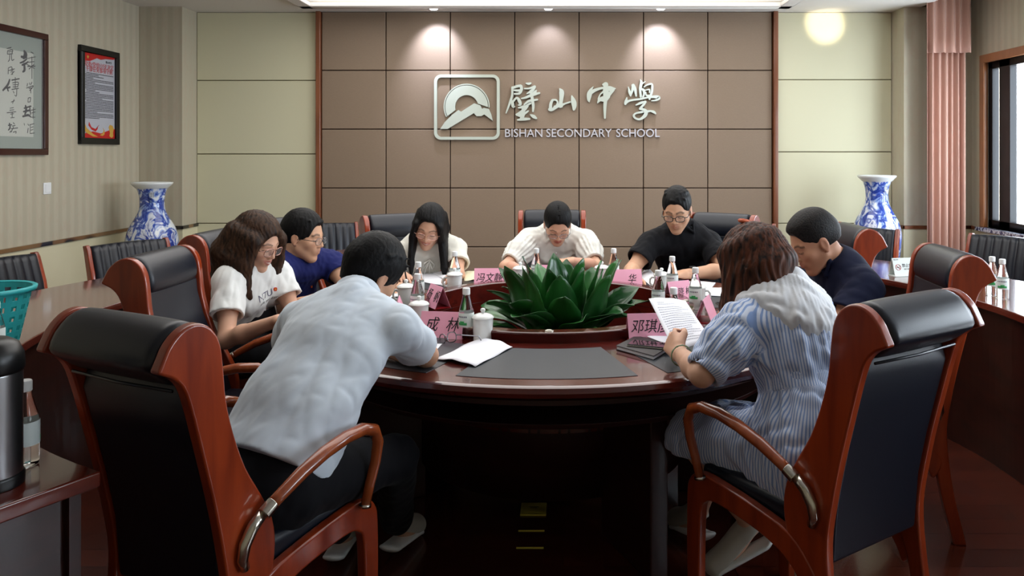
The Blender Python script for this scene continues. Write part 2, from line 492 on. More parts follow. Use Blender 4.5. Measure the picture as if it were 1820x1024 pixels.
# back wall with cream panels and taupe tiles
wb = S('wall_back', MB().b2((RX0 - .1, RY1, 0), (RX1 + .2, RY1 + .1, CZ + .3)), M['groove'])
def panels(name, x0, x1, zs, mat, y1=RY1, t=.02, gap=.004, bev=.004):
    mb = MB()
    for i in range(len(zs) - 1):
        mb.b2((x0 + gap, y1 - t, zs[i] + gap), (x1 - gap, y1, zs[i + 1] - gap))
    return mb.build(name, mat, wb, bevel=bev)
panels('cream_panel', -3.43, -2.30, [0, .79, 1.44, 2.13, CZ], M['cream'])
panels('cream_panel', 2.01, 3.085, [0, .79, 1.46, 2.137, CZ], M['cream'])
MB().b2((-2.252, RY1 - .02, 0), (1.956, RY1, CZ)).build('tile_backing', M['taupe_gap'], wb)
mb = MB()
xs = [-2.252 + i * .6012 for i in range(8)]
zs = [0, .022, .572, 1.122, 1.672, 2.222, CZ]
for i in range(7):
    for j in range(6): mb.b2((xs[i] + .004, RY1 - .045, zs[j] + .004), (xs[i + 1] - .004, RY1 - .015, zs[j + 1] - .004))
mb.build('tile_cladding', M['taupe'], wb, bevel=.005)
S('trim_2', MB().b2((-2.298, RY1 - .08, 0), (-2.254, RY1, CZ)), M['rail_brown'], bevel=.006)
S('trim_3', MB().b2((1.962, RY1 - .08, 0), (2.006, RY1, CZ)), M['rail_brown'], bevel=.006)
# columns in both corners
S('wall_column_left', MB().b2((RX0, 7.1, 0), (-3.43, RY1, CZ)), M['paper_x'])
S('wall_column_right', MB().b2((3.085, 7.12, 0), (RX1 + .1, RY1, CZ)), M['paper_x'])
S('wall_left', MB().b2((RX0 - .1, RY0, 0), (RX0, RY1, CZ)), M['paper_y'])
S('wall_front', MB().b2((RX0 - .1, RY0 - .1, 0), (RX1 + .2, RY0, CZ + .3)), M['paper_x'])
# window wall with openings
mb = MB()
WX0, WX1 = RX1, RX1 + .16
mb.b2((WX0, RY0, 0), (WX1, RY1, WZ0)).b2((WX0, RY0, WZ1), (WX1, RY1, CZ + .3))
ed = [RY0] + [v for a, b in sorted(WINS) for v in (a, b)] + [RY1]
for i in range(0, len(ed), 2): mb.b2((WX0, ed[i], WZ0), (WX1, ed[i + 1], WZ1))
S('wall_right', mb, M['paper_y'])
for n, (a, b) in enumerate(WINS):
    w = empty('window_%d' % (n + 1), (RX1, (a + b) / 2, WZ0)); w['kind'] = 'structure'
    T = Matrix.Translation(-w.location)
    mb = MB()
    for q in (((-.02, a - .06, WZ1 - .01), (.02, b + .06, WZ1 + .06)), ((-.02, a - .06, WZ0), (.02, a + .01, WZ1)), ((-.02, b - .01, WZ0), (.02, b + .06, WZ1))):
        mb.b2((RX1 + q[0][0], q[0][1], q[0][2]), (RX1 + q[1][0], q[1][1], q[1][2]), T)
    mb.build('casing', M['winwood'], w, bevel=.004)
    MB().b2((RX1 - .05, a - .08, WZ0 - .035), (RX1 + .15, b + .08, WZ0), T).build('sill', M['sill'], w, bevel=.004)
    fr = MB()
    x0, x1 = RX1 + .03, RX1 + .09
    fr.b2((x0, a, WZ1 - .07), (x1, b, WZ1), T).b2((x0, a, WZ0), (x1, b, WZ0 + .07), T)
    for y0, y1 in ((b - .06, b), (a, a + .06), (b - .33, b - .17), ((a + b) / 2 - .25, (a + b) / 2 - .17)): fr.b2((x0, y0, WZ0), (x1, y1, WZ1), T)
    fr.build('window_frame', M['alu'], w, bevel=.003)
    MB().b2((RX1 + .055, a + .03, WZ0 + .03), (RX1 + .059, b - .03, WZ1 - .03), T).build('pane', M['glass'], w)
# wainscot and its rail
S('trim_4', MB().b2((RX0, RY0, 0), (RX0 + .008, 7.1, .765)).b2((RX0 + .008, 7.092, 0), (-3.43, 7.1, .765)).b2((-3.43, 7.092, 0), (-3.422, RY1 - .02, .765)), M['wainscot'])
S('trim_5', MB().b2((RX0, RY0, .765), (RX0 + .022, 7.1, .795)).b2((RX0, 7.078, .765), (-3.41, 7.1, .795)).b2((-3.432, 7.09, .765), (-3.41, RY1 - .02, .795)), M['rail'], bevel=.003)
S('trim_6', MB().b2((3.085, 7.112, 0), (RX1, 7.12, .765)).b2((RX1 - .008, RY0, 0), (RX1, 7.112, .76)).b2((3.077, 7.112, 0), (3.085, RY1 - .02, .765)), M['wainscot'])
S('trim_7', MB().b2((3.065, 7.1, .765), (RX1, 7.12, .795)).b2((RX1 - .02, 6.98, .765), (RX1, 7.1, .795)).b2((3.065, 7.1, .765), (3.085, RY1 - .02, .795)), M['rail_brown'], bevel=.003)
# yellow box added in place of the foliage beyond the narrow pane
m = Mat('outdoor_yellow', (205, 190, 130), .8); m.color(m.ramp(m.noise(1.5), [(.3, (176, 150, 90)), (.7, (230, 220, 170))]))
tag(MB().b2((4.9, 9.8, -1), (5.5, 10.4, 4)).build('outdoor_foliage_box', m.m), 'plain yellow foliage stand-in pillar outdoors behind the narrow window pane', 'block')

# curtain
def curtain_part(name, x0, x1, z0, z1, y, amp, n, par, out=0):
    mb = MB(); N = 160; vs = []; K = 6
    for j in range(K + 1):
        z = z0 + (z1 - z0) * j / K
        for i in range(N + 1):
            u = i / N
            a = amp * (1 - .25 * j / K)
            vs.append((x0 + (x1 - x0) * u + .008 * math.sin(u * n * 4.1 + 1) * (1 - j / K), y + a * math.sin(u * n * 2 * PI + .6 * math.sin(u * 9)) + .3 * a * math.sin(u * n * 5.3) - out, z))
    fs = [(j * (N + 1) + i, j * (N + 1) + i + 1, (j + 1) * (N + 1) + i + 1, (j + 1) * (N + 1) + i) for j in range(K) for i in range(N)]
    mb.add(vs, fs)
    return mb.build(name, M['curtain'], par, smooth=True, solid=.004)
ct = empty('curtain', (3.39, 6.95, 0), 0, 'dusty pink pleated floor length curtain hanging in the corner beside the window', 'curtain')
for o in (curtain_part('drape', 3.22, 3.56, .03, CZ + .2, 6.96, .024, 6, ct), curtain_part('valance', 3.19, 3.58, 2.33, CZ + .2, 6.96, .022, 5, ct, .055)):
    o.location = -ct.location

# ------------------------------------------------------------------ pictures, switch, lettering
WLX = RX0
def TL(y, z, off=.0):   # on the left wall: local x runs along +Y, local y up, local z out of the wall
    return frame((WLX + off, y, z), (0, 1, 0), (0, 0, 1), (1, 0, 0))
# large calligraphy frame
y0, y1, z0, z1 = 4.30, 5.81, 1.435, 2.325
t = empty('calligraphy_picture', (WLX, (y0 + y1) / 2, z0), 0, 'wide dark red framed brush calligraphy behind glass on the left wall', 'framed picture')
T = Matrix.Translation(-t.location)
fw = .045
mb = MB()
for a, b in (((y0, z0), (y1, z0 + fw)), ((y0, z1 - fw), (y1, z1)), ((y0, z0 + fw), (y0 + fw, z1 - fw)), ((y1 - fw, z0 + fw), (y1, z1 - fw))):
    mb.b2((WLX, a[0], a[1]), (WLX + .03, b[0], b[1]), T)
mb.build('frame', M['redwood'], t, bevel=.004)
MB().b2((WLX, y0 + fw, z0 + fw), (WLX + .008, y1 - fw, z1 - fw), T).build('mount', M['mount'], t)
sh = MB().b2((WLX + .008, y0 + .2, z0 + .13), (WLX + .010, y1 - .14, z1 - .16), T).build('calligraphy_sheet', M['xuan'], t)
# strokes: photo zoom x,y -> wall; the zoom is 4.1 per photo pixel from (0,40)
def wl(x, y):
    px, py = x / 4.1, 40 + y / 4.1
    d = 3.82 * 1400 / (1000 - px)
    return d, 1.45 - (py - 272) * d / 1400
CS = [  # right column
 [(165,205,14),(175,235,40),(160,260,22)], [(145,250,20),(185,255,12)], [(135,295,10),(160,285,14),(185,265,10)], [(150,310,14),(175,300,16),(195,285,8)], [(165,300,18),(168,345,22),(155,360,12)],
 [(215,215,6),(232,225,8)], [(190,262,5),(248,250,6)], [(195,290,6),(240,285,6)], [(190,320,8),(245,318,8)], [(185,305,6),(240,335,6)], [(222,250,8),(222,410,5)], [(200,340,6),(238,305,6)],
 [(190,445,6),(186,465,6)], [(205,440,6),(208,455,6)], [(222,435,6),(215,452,6)], [(182,478,6),(230,462,7),(222,480,5)], [(200,480,6),(222,478,7),(205,495,6)], [(212,490,8),(214,515,5)],
 [(195,550,5),(193,582,6)], [(193,552,5),(212,548,6),(208,580,6)], [(195,580,5),(210,578,5)],
 [(175,605,14),(180,640,22),(170,670,12)], [(165,625,12),(215,610,12)], [(160,650,12),(205,640,16)], [(155,685,14),(195,675,18),(215,690,8)], [(205,610,12),(212,670,10)], [(215,640,6),(248,632,6)], [(220,660,6),(245,652,6)], [(232,620,6),(230,700,5)], [(215,690,5),(245,690,5)],
 [(165,735,5),(168,750,4)], [(192,740,6),(200,752,5)], [(195,770,6),(190,805,6)], [(205,745,5),(238,738,6)], [(210,745,5),(208,810,5)], [(215,765,5),(232,760,5)], [(214,785,5),(230,780,5)], [(210,810,5),(240,805,6)],
 # left column
 [(40,190,6),(70,182,7)], [(45,205,6),(42,225,5)], [(45,205,5),(80,200,7),(76,225,5)], [(50,215,5),(75,212,5)], [(42,230,6),(82,228,6)], [(60,230,6),(58,270,6),(48,285,5)], [(72,232,5),(76,275,6),(92,268,5)],
 [(50,330,5),(48,375,6)], [(52,330,5),(75,325,6),(70,365,5)], [(52,350,5),(70,345,5)], [(76,345,5),(95,338,6)], [(82,335,5),(80,380,6)], [(70,380,5),(94,355,5)],
 [(10,495,14),(45,455,18),(60,415,12)], [(40,480,16),(62,470,12)], [(45,490,14),(50,500,10)], [(75,420,10),(130,410,9)], [(80,440,6),(122,436,6),(118,470,6)], [(82,455,5),(118,452,5)], [(82,470,6),(118,468,6)], [(100,400,6),(100,480,5)], [(75,488,7),(125,480,7)], [(112,485,6),(108,535,6),(95,528,4)], [(85,500,5),(92,515,5)],
 [(70,580,5),(95,570,5)], [(92,560,5),(80,590,5)],
 [(62,625,5),(88,620,5)], [(60,640,5),(90,636,5)], [(40,658,6),(105,650,6)], [(65,668,5),(90,664,5)], [(78,655,6),(78,695,5)], [(66,695,5),(94,692,5)],
 [(58,735,12),(62,765,14),(50,785,8)], [(50,750,10),(75,745,8)], [(85,730,6),(95,740,5)], [(78,755,6),(100,750,6)], [(70,775,6),(118,768,7)], [(88,760,6),(70,800,6)], [(84,800,6),(106,795,6),(104,808,6)], [(60,800,6),(70,790,5)]]
mb = MB()
for st in CS:
    q = []
    for x, y, w in st:
        yy, zz = wl(x, y)
        q.append((yy, -zz, w / 4.1 * 5.5 / 1400 * 1.0))
    ribbon_pts = [(a * 1000, b * 1000, max(c_ * 1000, 4)) for a, b, c_ in q]
    ribbon(mb, ribbon_pts, .001, 0, .001, T @ frame((WLX + .010, 0, 0), (0, 1, 0), (0, 0, 1), (1, 0, 0)))
# two more columns of the same hand further left
mb2 = MB()
for dx in (-.52,):
    for st in CS:
        q = [(wl(x, y)[0] + dx, -wl(x, y)[1], w / 4.1 * 5.5 / 1400) for x, y, w in st]
        ribbon(mb2, [(a * 1000, b * 1000, max(c_ * 1000, 4)) for a, b, c_ in q], .001, 0, .001, T @ frame((WLX + .010, 0, 0), (0, 1, 0), (0, 0, 1), (1, 0, 0)))
mb.build('brush_writing', M['ink'], sh); mb2.build('brush_writing', M['ink'], sh)
MB().b2((WLX + .018, y0 + fw, z0 + fw), (WLX + .020, y1 - fw, z1 - fw), T).build('glazing', M['glasspane'], t)
# poster
y0, y1, z0, z1 = 6.204, 6.744, 1.52, 2.306
t = empty('framed_notice', (WLX, (y0 + y1) / 2, z0), 0, 'narrow black framed notice with red banner and lines of print on the left wall', 'framed notice')
T = Matrix.Translation(-t.location); fw = .05
mb = MB()
for a, b in (((y0, z0), (y1, z0 + fw)), ((y0, z1 - fw), (y1, z1)), ((y0, z0 + fw), (y0 + fw, z1 - fw)), ((y1 - fw, z0 + fw), (y1, z1 - fw))):
    mb.b2((WLX, a[0], a[1]), (WLX + .03, b[0], b[1]), T)
mb.build('frame', M['black'], t, bevel=.003)
sh = MB().b2((WLX, y0 + fw, z0 + fw), (WLX + .012, y1 - fw, z1 - fw), T).build('notice_sheet', M['posterbg'], t)
iw, ih = y1 - y0 - 2 * fw, z1 - z0 - 2 * fw
def pp(u, v): return (y0 + fw + u * iw, z0 + fw + v * ih)   # 0..1 on the sheet
def poly(mat, pts, name, lift):
    MB().prism([pp(*p) for p in pts], WLX + .012, WLX + .012 + lift, 'x', T).build(name, mat, sh)
poly(M['posterred'], [(0, 1), (0, .90), (.2, .905), (.32, .93), (.42, .955), (.55, .945), (.7, .965), (.95, .975), (1, .985), (1, 1)], 'red_banner', .001)
poly(M['gold'], [(.1, .955), (.13, .96), (.14, .975), (.155, .96), (.18, .957), (.16, .945), (.165, .93), (.14, .938), (.12, .93), (.125, .945)], 'gold_star', .002)
poly(M['posterred'], [(0, 0), (0, .05), (.3, .08), (.55, .06), (.8, .1), (1, .12), (1, 0)], 'red_banner', .001)
poly(M['posterred'], [(.18, .19), (.25, .13), (.38, .11), (.5, .16), (.46, .15), (.44, .11), (.38, .08), (.26, .1), (.16, .15)], 'red_ribbon', .0015)
poly(M['gold'], [(.02, .2), (.1, .12), (.3, .05), (.45, .02), (.3, .02), (.1, .06), (.02, .1)], 'gold_ribbon', .002)
poly(M['gold'], [(.8, .14), (.84, .17), (.93, .16), (.97, .12), (.94, .08), (.95, .03), (.9, .01), (.82, .03), (.84, .07)], 'gold_figure', .002)
poly(M['gold'], [(.5, .04), (.6, .06), (.64, .1), (.61, .13), (.66, .1), (.66, .05), (.6, .03)], 'gold_emblem', .002)
text('heading', '党委(党组)讨论决定', .047, M['posterred'], sh, T @ TL(*pp(.5, .865), .013), .0005)
text('heading', '干部任免事项守则', .047, M['posterred'], sh, T @ TL(*pp(.5, .81), .013), .0005)
text('school_mark', '璧山中学', .022, M['ink'], sh, T @ TL(*pp(.8, .925), .013), .0005)
mb = MB(); r2 = random.Random(3)
for i in range(30):
    v = .76 - i * .0182
    u = .04 + (.06 if r2.random() < .25 else 0); end = .96 if r2.random() < .75 else r2.uniform(.3, .7)
    while u < end:
        w = r2.uniform(.012, .03)
        a, b = pp(u, v), pp(min(u + w, end), v + .0095)
        mb.b2((WLX + .012, a[0], a[1]), (WLX + .0125, b[0], b[1]), T); u += w + .008
mb.build('printed_lines', M['ink'], sh)
# light switch
yy = 5.83
t = empty('light_switch', (WLX, yy, 1.188), 0, 'small white square wall switch below the calligraphy frame', 'light switch')
MB().b2((0, -.043, -.043), (.009, .043, .043)).build('plate', M['cap'], t, bevel=.003)
MB().b2((.008, -.027, -.03), (.013, .027, .03)).build('rocker', M['cap'], t, bevel=.002)

# emblem and writing on the taupe tiles
BW = RY1 - .045
def px2w(px, py): return ((px - 1000) * BW / 1400, 1.45 - (py - 272) * BW / 1400)
def FW(px, py, off=0):  # frame on the back wall facing the camera
    x, z = px2w(px, py)
    return frame((x, BW - off, z), (1, 0, 0), (0, 0, 1), (0, -1, 0))
k = BW / 1400 / 7.314
ex, ez = px2w(760, 120)
t = empty('wall_emblem', (ex + 515 * k, BW, ez - 515 * k), 0, 'pale raised emblem of an arch over a mountain ridge in a rounded square', 'emblem')
T = Matrix.Translation(-t.location) @ frame((ex, BW, ez), (1, 0, 0), (0, 0, 1), (0, -1, 0))
def rr(x0, y0, x1, y1, r, n=8):
    pts = []
    for cx, cy, a in ((x1 - r, y0 + r, -90), (x1 - r, y1 - r, 0), (x0 + r, y1 - r, 90), (x0 + r, y0 + r, 180)):
        pts += [(cx + r * math.cos(R(a + 90 * i / n)), cy + r * math.sin(R(a + 90 * i / n))) for i in range(n + 1)]
    return pts
o_, i_ = rr(90, 95, 940, 940, 90), rr(128, 133, 902, 902, 58)
n = len(o_)
vs = [(x * k, -y * k, z) for z in (.005, .03) for ring in (o_, i_) for x, y in ring]
fs = []
for i in range(n):
    j = (i + 1) % n
    fs += [(i, j, n + j, n + i), (2 * n + i, 3 * n + i, 3 * n + j, 2 * n + j), (i, 2 * n + i, 2 * n + j, j), (n + i, n + j, 3 * n + j, 3 * n + i)]
MB().add(vs, fs, T).build('square_frame', M['emblem'], t)
def band(r0, a0, a1, r1, b0, b1, nm):
    N = 40
    A = [(512 + r0 * math.cos(R(a0 + (a1 - a0) * i / N)), 512 - r0 * math.sin(R(a0 + (a1 - a0) * i / N))) for i in range(N + 1)]
    B = [(512 + r1 * math.cos(R(b0 + (b1 - b0) * i / N)), 512 - r1 * math.sin(R(b0 + (b1 - b0) * i / N))) for i in range(N + 1)]
    vs = [(x * k, -y * k, z) for z in (.005, .03) for L in (A, B) for x, y in L]; m_ = N + 1; fs = []
    for i in range(N):
        fs += [(i, i + 1, m_ + i + 1, m_ + i), (2 * m_ + i, 3 * m_ + i, 3 * m_ + i + 1, 2 * m_ + i + 1), (i, 2 * m_ + i, 2 * m_ + i + 1, i + 1), (m_ + i, m_ + i + 1, 3 * m_ + i + 1, 3 * m_ + i)]
    fs += [(0, m_, 3 * m_, 2 * m_), (N, 2 * m_ + N, 3 * m_ + N, m_ + N)]
    MB().add(vs, fs, T).build(nm, M['emblem'], t)
band(298, 206.5, -2, 284, 206.5, -2, 'thin_arch')
band(276, 206, -1, 150, 196, 16, 'arch')
rg = [(170, 800), (230, 710), (320, 620), (405, 555), (440, 577), (610, 468), (690, 495), (710, 540), (735, 528), (800, 540), (830, 610), (850, 695), (740, 612), (700, 635), (640, 635), (605, 595), (265, 800)]
MB().prism([(x * k, -y * k) for x, y in rg], .005, .03, 'z', T).build('ridge', M['emblem'], t)
kk = BW / 1400 / 8.535
BR = {
 'wide character of many strokes': (880, [[(262,215,30),(262,330,32),(232,440,36),(168,610,16)], [(262,232,38),(330,205,40),(395,195,40)], [(392,195,44),(402,250,42),(370,310,36),(292,318,24)], [(280,262,24),(350,268,34),(395,262,34)],
    [(262,430,44),(275,505,44),(300,510,20)], [(262,450,26),(330,378,32),(372,430,50),(385,480,36),(350,488,14)],
    [(472,158,20),(510,165,36),(545,156,24)], [(445,238,20),(520,235,26),(606,205,36)], [(606,205,36),(560,270,46),(482,315,16)], [(400,388,18),(460,375,32),(560,335,44),(675,305,30)], [(630,262,16),(600,300,50),(590,330,40)],
    [(442,480,24),(520,425,36),(645,405,26)], [(545,270,46),(566,400,44),(580,500,40),(575,585,26)], [(460,505,26),(540,460,30)],
    [(352,530,18),(430,515,44),(500,500,24)], [(500,505,24),(430,570,44),(320,632,22)], [(322,638,18),(400,640,50),(508,575,22)], [(430,520,40),(425,620,60),(400,700,50)], [(340,712,22),(430,700,46),(525,697,30)], [(535,632,18),(585,660,52),(628,690,30)]]),
 'three-peaked character with a round loop': (880, [[(872,410,36),(845,470,44),(840,560,50)], [(870,408,26),(925,412,28),(948,450,26),(930,500,34),(900,515,40)], [(820,550,44),(860,560,40),(960,495,56),(1010,505,50)], [(978,238,16),(1008,290,74),(1004,400,58),(985,510,56)], [(1000,490,44),(1060,465,26),(1140,440,24)], [(1162,348,22),(1188,430,76),(1200,500,70),(1192,560,34)]]),
 'character with one long downstroke': (1020, [[(292,208,10),(255,260,44),(235,320,76),(225,400,52),(232,438,18)], [(240,310,56),(320,262,48),(440,228,36),(540,238,76),(628,238,14)], [(600,250,46),(545,310,56),(505,360,56)], [(356,455,16),(395,405,56),(470,390,90),(535,360,38)], [(450,280,30),(395,330,20),(370,400,30)], [(440,180,36),(480,170,60),(505,185,40)], [(478,170,60),(482,280,86),(478,400,60),(468,520,46),(468,685,28)]]),
 'tall character topped by a crown of dots': (1020, [[(820,210,10),(842,290,40),(858,350,24)], [(880,178,20),(888,240,40),(862,335,22)], [(895,180,40),(925,250,42),(940,352,26)], [(1003,100,10),(1018,150,42),(1002,235,40),(1005,300,34),(1012,365,34)], [(1015,175,24),(1080,132,14)], [(1005,240,26),(1052,262,40),(1060,320,30),(1040,372,26)], [(1058,215,16),(1110,180,24),(1178,172,30),(1182,260,34),(1165,330,34),(1140,402,26)], [(1070,265,16),(1140,252,22),(1142,300,20)], [(1085,290,14),(1095,340,26),(1150,345,30)],
    [(800,372,14),(788,430,46),(775,475,36)], [(785,450,44),(850,418,30),(1000,396,28),(1120,372,28),(1210,362,40),(1280,375,56),(1250,410,30),(1168,425,12)],
    [(935,487,18),(1010,455,36),(1085,432,26)], [(1085,435,30),(1050,485,34),(995,545,32)], [(992,545,28),(1050,555,40),(1090,590,54),(1070,650,52),(1000,700,34),(935,690,30),(905,650,32),(935,612,26),(1040,590,34)], [(1070,592,44),(1150,578,28),(1205,592,40),(1236,618,22)]]),
}
order = ['left end, next to the emblem', 'second place after the emblem', 'third place after the emblem', 'right end of the row']
for (nm, (ox, sts)), wh in zip(BR.items(), order):
    cx = sum(p[0] for s_ in sts for p in s_) / sum(len(s_) for s_ in sts)
    ox_, oz_ = px2w(ox, 130)
    t = empty('brush_character', (ox_ + cx * kk, BW, oz_ - 450 * kk), 0, 'pale raised brush %s, %s' % (nm, wh), 'wall lettering', 'brush characters on the tiled wall')
    T = Matrix.Translation(-t.location) @ frame((ox_, BW, oz_), (1, 0, 0), (0, 0, 1), (0, -1, 0))
    mb = MB()
    for i, st in enumerate(sts): ribbon(mb, st, kk, .005, .030 + i * .00012, T)
    mb.build('raised_strokes', M['emblem'], t)
# BISHAN SECONDARY SCHOOL : capitals, one thing each
words = [('BISHAN', 898, 964), ('SECONDARY', 971, 1087), ('SCHOOL', 1095, 1172)]
ordn = ['first', 'second', 'third', 'fourth', 'fifth', 'sixth', 'seventh', 'eighth', 'ninth']
for wd_, xa, xb in words:
    me = text_mesh(wd_, 1); xs_ = [v.co.x for v in me.vertices]; tw = max(xs_) - min(xs_)
    adv = []
    for i, ch in enumerate(wd_):
        a = text_mesh(wd_[:i + 1], 1); w_ = max(v.co.x for v in a.vertices) - min(v.co.x for v in a.vertices)
        b = text_mesh(ch, 1); cw = max(v.co.x for v in b.vertices) - min(v.co.x for v in b.vertices)
        adv.append((w_ - cw / 2) / tw)
    zs_ = [v.co.y for v in me.vertices]; th = max(zs_) - min(zs_)
    H_ = 14.5 * BW / 1400
    W_ = (xb - xa) * BW / 1400
    for i, ch in enumerate(wd_):
        a = text_mesh(ch, H_ / th, .011, (W_ / tw) / (H_ / th))
        cx = (min(v.co.x for v in a.vertices) + max(v.co.x for v in a.vertices)) / 2
        cy = (min(v.co.y for v in a.vertices) + max(v.co.y for v in a.vertices)) / 2
        for v in a.vertices: v.co.x -= cx; v.co.y -= cy
        o = mesh_obj('raised_letter', a, M['letter'], None, False)
        o.matrix_world = FW(xa + adv[i] * (xb - xa), 236.5, .013)
        tag(o, 'white raised capital %s, the %s letter of the word %s on the wall' % (ch, ordn[i], wd_), 'wall letter', 'white capitals under the brush characters')

# ------------------------------------------------------------------ vases
VP = [(.0, 0), (.13, 0), (.135, .02), (.12, .06), (.125, .15), (.155, .32), (.188, .52), (.203, .66), (.2, .74), (.178, .82), (.135, .90), (.103, .965), (.094, 1.03), (.10, 1.10), (.122, 1.16), (.152, 1.19), (.158, 1.2), (.15, 1.2), (.118, 1.165), (.09, 1.10), (.085, 1.0), (.0, .98)]
def smooth_prof(p, n=4):
    out = []
    q = [p[0]] + p + [p[-1]]
    for i in range(1, len(q) - 2):
        for j in range(n):
            t = j / n; a, b, c, d = [Vector(q[i + m_]) for m_ in (-1, 0, 1, 2)]
            v = .5 * ((2 * b) + (c - a) * t + (2 * a - 5 * b + 4 * c - d) * t * t + (3 * b - a - 3 * c + d) * t ** 3)
            out.append((max(v.x, 0), v.y))
    out.append(p[-1]); return out
def vase(loc, sc, label):
    t = empty('porcelain_vase', loc, 0, label, 'vase', 'tall blue and white vases')
    b = MB().lathe(smooth_prof(VP), 64).build('body', M['vase'], t, smooth=True); b.scale = (1, 1, sc)
    w = MB().lathe([(.124, 1.155), (.156, 1.187), (.163, 1.199), (.158, 1.207), (.150, 1.203), (.12, 1.17)], 64).build('rim', M['vase_white'], t, smooth=True); w.scale = (1, 1, sc)
    mb = MB()
    for i in range(3):
        for j in range(4 if i < 2 else 2):
            for q in range(3):
                zz = 1.12 - j * .022 - q * .006; a = R(-75 + i * 9); rr_ = .107 if zz > 1.08 else .100
                mb.box((0, 0, 0), (.012, .002, .002), Matrix.Translation((rr_ * math.cos(a), rr_ * math.sin(a), zz)) @ Matrix.Rotation(a + PI / 2 + rnd.uniform(-.4, .4), 4, 'Z') @ Matrix.Rotation(rnd.uniform(-.6, .6), 4, 'Y'))
    w2 = mb.build('painted_inscription', M['ink'], t); w2.scale = (1, 1, sc)
vase((-3.44, 6.6, 0), 1.0, 'tall blue and white porcelain vase in the left corner by the column')
vase((2.76, 6.92, 0), 1.04, 'tall blue and white porcelain vase before the cream panels on the right')

# ------------------------------------------------------------------ executive chair
PANEL = [(-.135,.40),(-.118,.47),(-.128,.54),(-.165,.61),(-.215,.69),(-.252,.78),(-.274,.86),(-.282,.93),(-.290,.985),(-.308,1.022),(-.338,1.045),(-.37,1.050),(-.405,1.038),(-.437,1.008),(-.462,.962),
         (-.425,.945),(-.395,.915),(-.374,.86),(-.345,.76),(-.312,.64),(-.285,.52),(-.270,.42),(-.278,.30),(-.302,.16),(-.345,0),(-.295,0),(-.252,.16),(-.225,.28),(-.19,.35)]
RAIL = [(-.25,.30),(-.21,.36),(-.14,.41),(-.02,.435),(.12,.452),(.21,.458),(.25,.45),(.278,.425),(.29,.38),(.292,.2),(.285,0),(.235,0),(.232,.2),(.225,.34),(.205,.375),(.16,.388),(.05,.38),(-.06,.362),(-.14,.33),(-.19,.28),(-.215,.24)]
def closed_smooth(p, n=3, keep=()):
    out = []; L = len(p)
    for i in range(L):
        a, b, c, d = [Vector(p[(i + k) % L]) for k in (-1, 0, 1, 2)]
        if i in keep or (i + 1) % L in keep: out.append(tuple(b)); continue
        for j in range(n):
            t = j / n; v = .5 * ((2 * b) + (c - a) * t + (2 * a - 5 * b + 4 * c - d) * t * t + (3 * b - a - 3 * c + d) * t ** 3); out.append((v.x, v.y))
    return out
PANEL = closed_smooth(PANEL, 3, (14, 24, 25))
RAIL = closed_smooth(RAIL, 3, (10, 11))
def make_chair():
    t = empty('conference_chair')
    for s in (-1, 1):
        p = MB().prism(PANEL, s * .205, s * .24, 'x').build('side_panel', M['cherry'], t, bevel=.007, seg=3)
        MB().prism(RAIL, s * .208, s * .243, 'x').build('front_leg', M['cherry'], t, bevel=.007, seg=3)
        a = [(s*.262,.205,.45),(s*.270,.218,.51),(s*.278,.235,.57),(s*.284,.238,.625),(s*.288,.215,.662),(s*.289,.165,.678),(s*.289,.09,.677),(s*.287,.01,.662),(s*.282,-.07,.636),(s*.274,-.14,.602),(s*.270,-.165,.588)]
        MB().tube(a, [.016,.016,.017,.019,.021,.021,.021,.0205,.02,.018,.018], 14, .82, side=(1, 0, 0)).build('armrest', M['cherry_arm'], t, smooth=True)
        MB().tube([(s*.271,-.155,.593),(s*.267,-.185,.575)], [.0195,.0195], 14, .85, side=(1, 0, 0)).build('arm_collar', M['chrome'], t, smooth=True, bevel=.002)
        MB().tube([(s*.262,-.18,.578),(s*.258,-.212,.552),(s*.254,-.232,.520),(s*.252,-.238,.488),(s*.25,-.228,.462)], [.014,.0155,.016,.0145,.012], 12, 1.0, side=(.0, 1, 0)).build('arm_bracket', M['chrome'], t, smooth=True)
        MB().tube([(s*.262,.205,.449),(s*.262,.206,.457)], .019, 14).build('arm_foot_cap', M['chrome'], t, smooth=True)
    X = .204
    # leather back: reclined pad between the panels
    pad = [(-.135,.46),(-.165,.56),(-.215,.67),(-.262,.78),(-.288,.87),(-.293,.925),(-.345,.925),(-.364,.86),(-.336,.76),(-.303,.64),(-.276,.52),(-.262,.36),(-.21,.36)]
    MB().prism(pad, -X, X, 'x').build('backrest', M['leather'], t, bevel=.012, seg=3)
    roll = [(-.284,.935),(-.286,.975),(-.303,1.018),(-.335,1.047),(-.372,1.054),(-.41,1.041),(-.443,1.008),(-.464,.967),(-.44,.952),(-.42,.938),(-.39,.915),(-.345,.905),(-.30,.91)]
    mb = MB(); N = 16; n = len(roll); vs = []
    cy, cz = -.37, .985
    for i in range(N + 1):
        u = -1 + 2 * i / N; k = 1 + .045 * (1 - u ** 4); x = X * u
        for (y, z) in roll: vs.append((x, cy + (y - cy) * k, cz + (z - cz) * k))
    fs = [(i * n + j, i * n + (j + 1) % n, (i + 1) * n + (j + 1) % n, (i + 1) * n + j) for i in range(N) for j in range(n)] + [tuple(range(n))[::-1], tuple(range(N * n, N * n + n))]
    o = mb.add(vs, fs).build('headroll', M['leather'], t, smooth=True); o.modifiers.new('s', 'SUBSURF').render_levels = 1
    MB().tube([(-X + .01, -.392, .905), (0, -.398, .903), (X - .01, -.392, .905)], .004, 8).build('seam_piping', M['leather'], t, smooth=True)
    mb = MB(); N = 10
    MB().b2((-.205, -.22, .40), (.205, .265, .478)).build('seat_cushion', M['leather'], t, bevel=.028, seg=4)
    MB().b2((-.205, .222, .37), (.205, .262, .43)).build('front_rail', M['cherry'], t, bevel=.006)
    return t
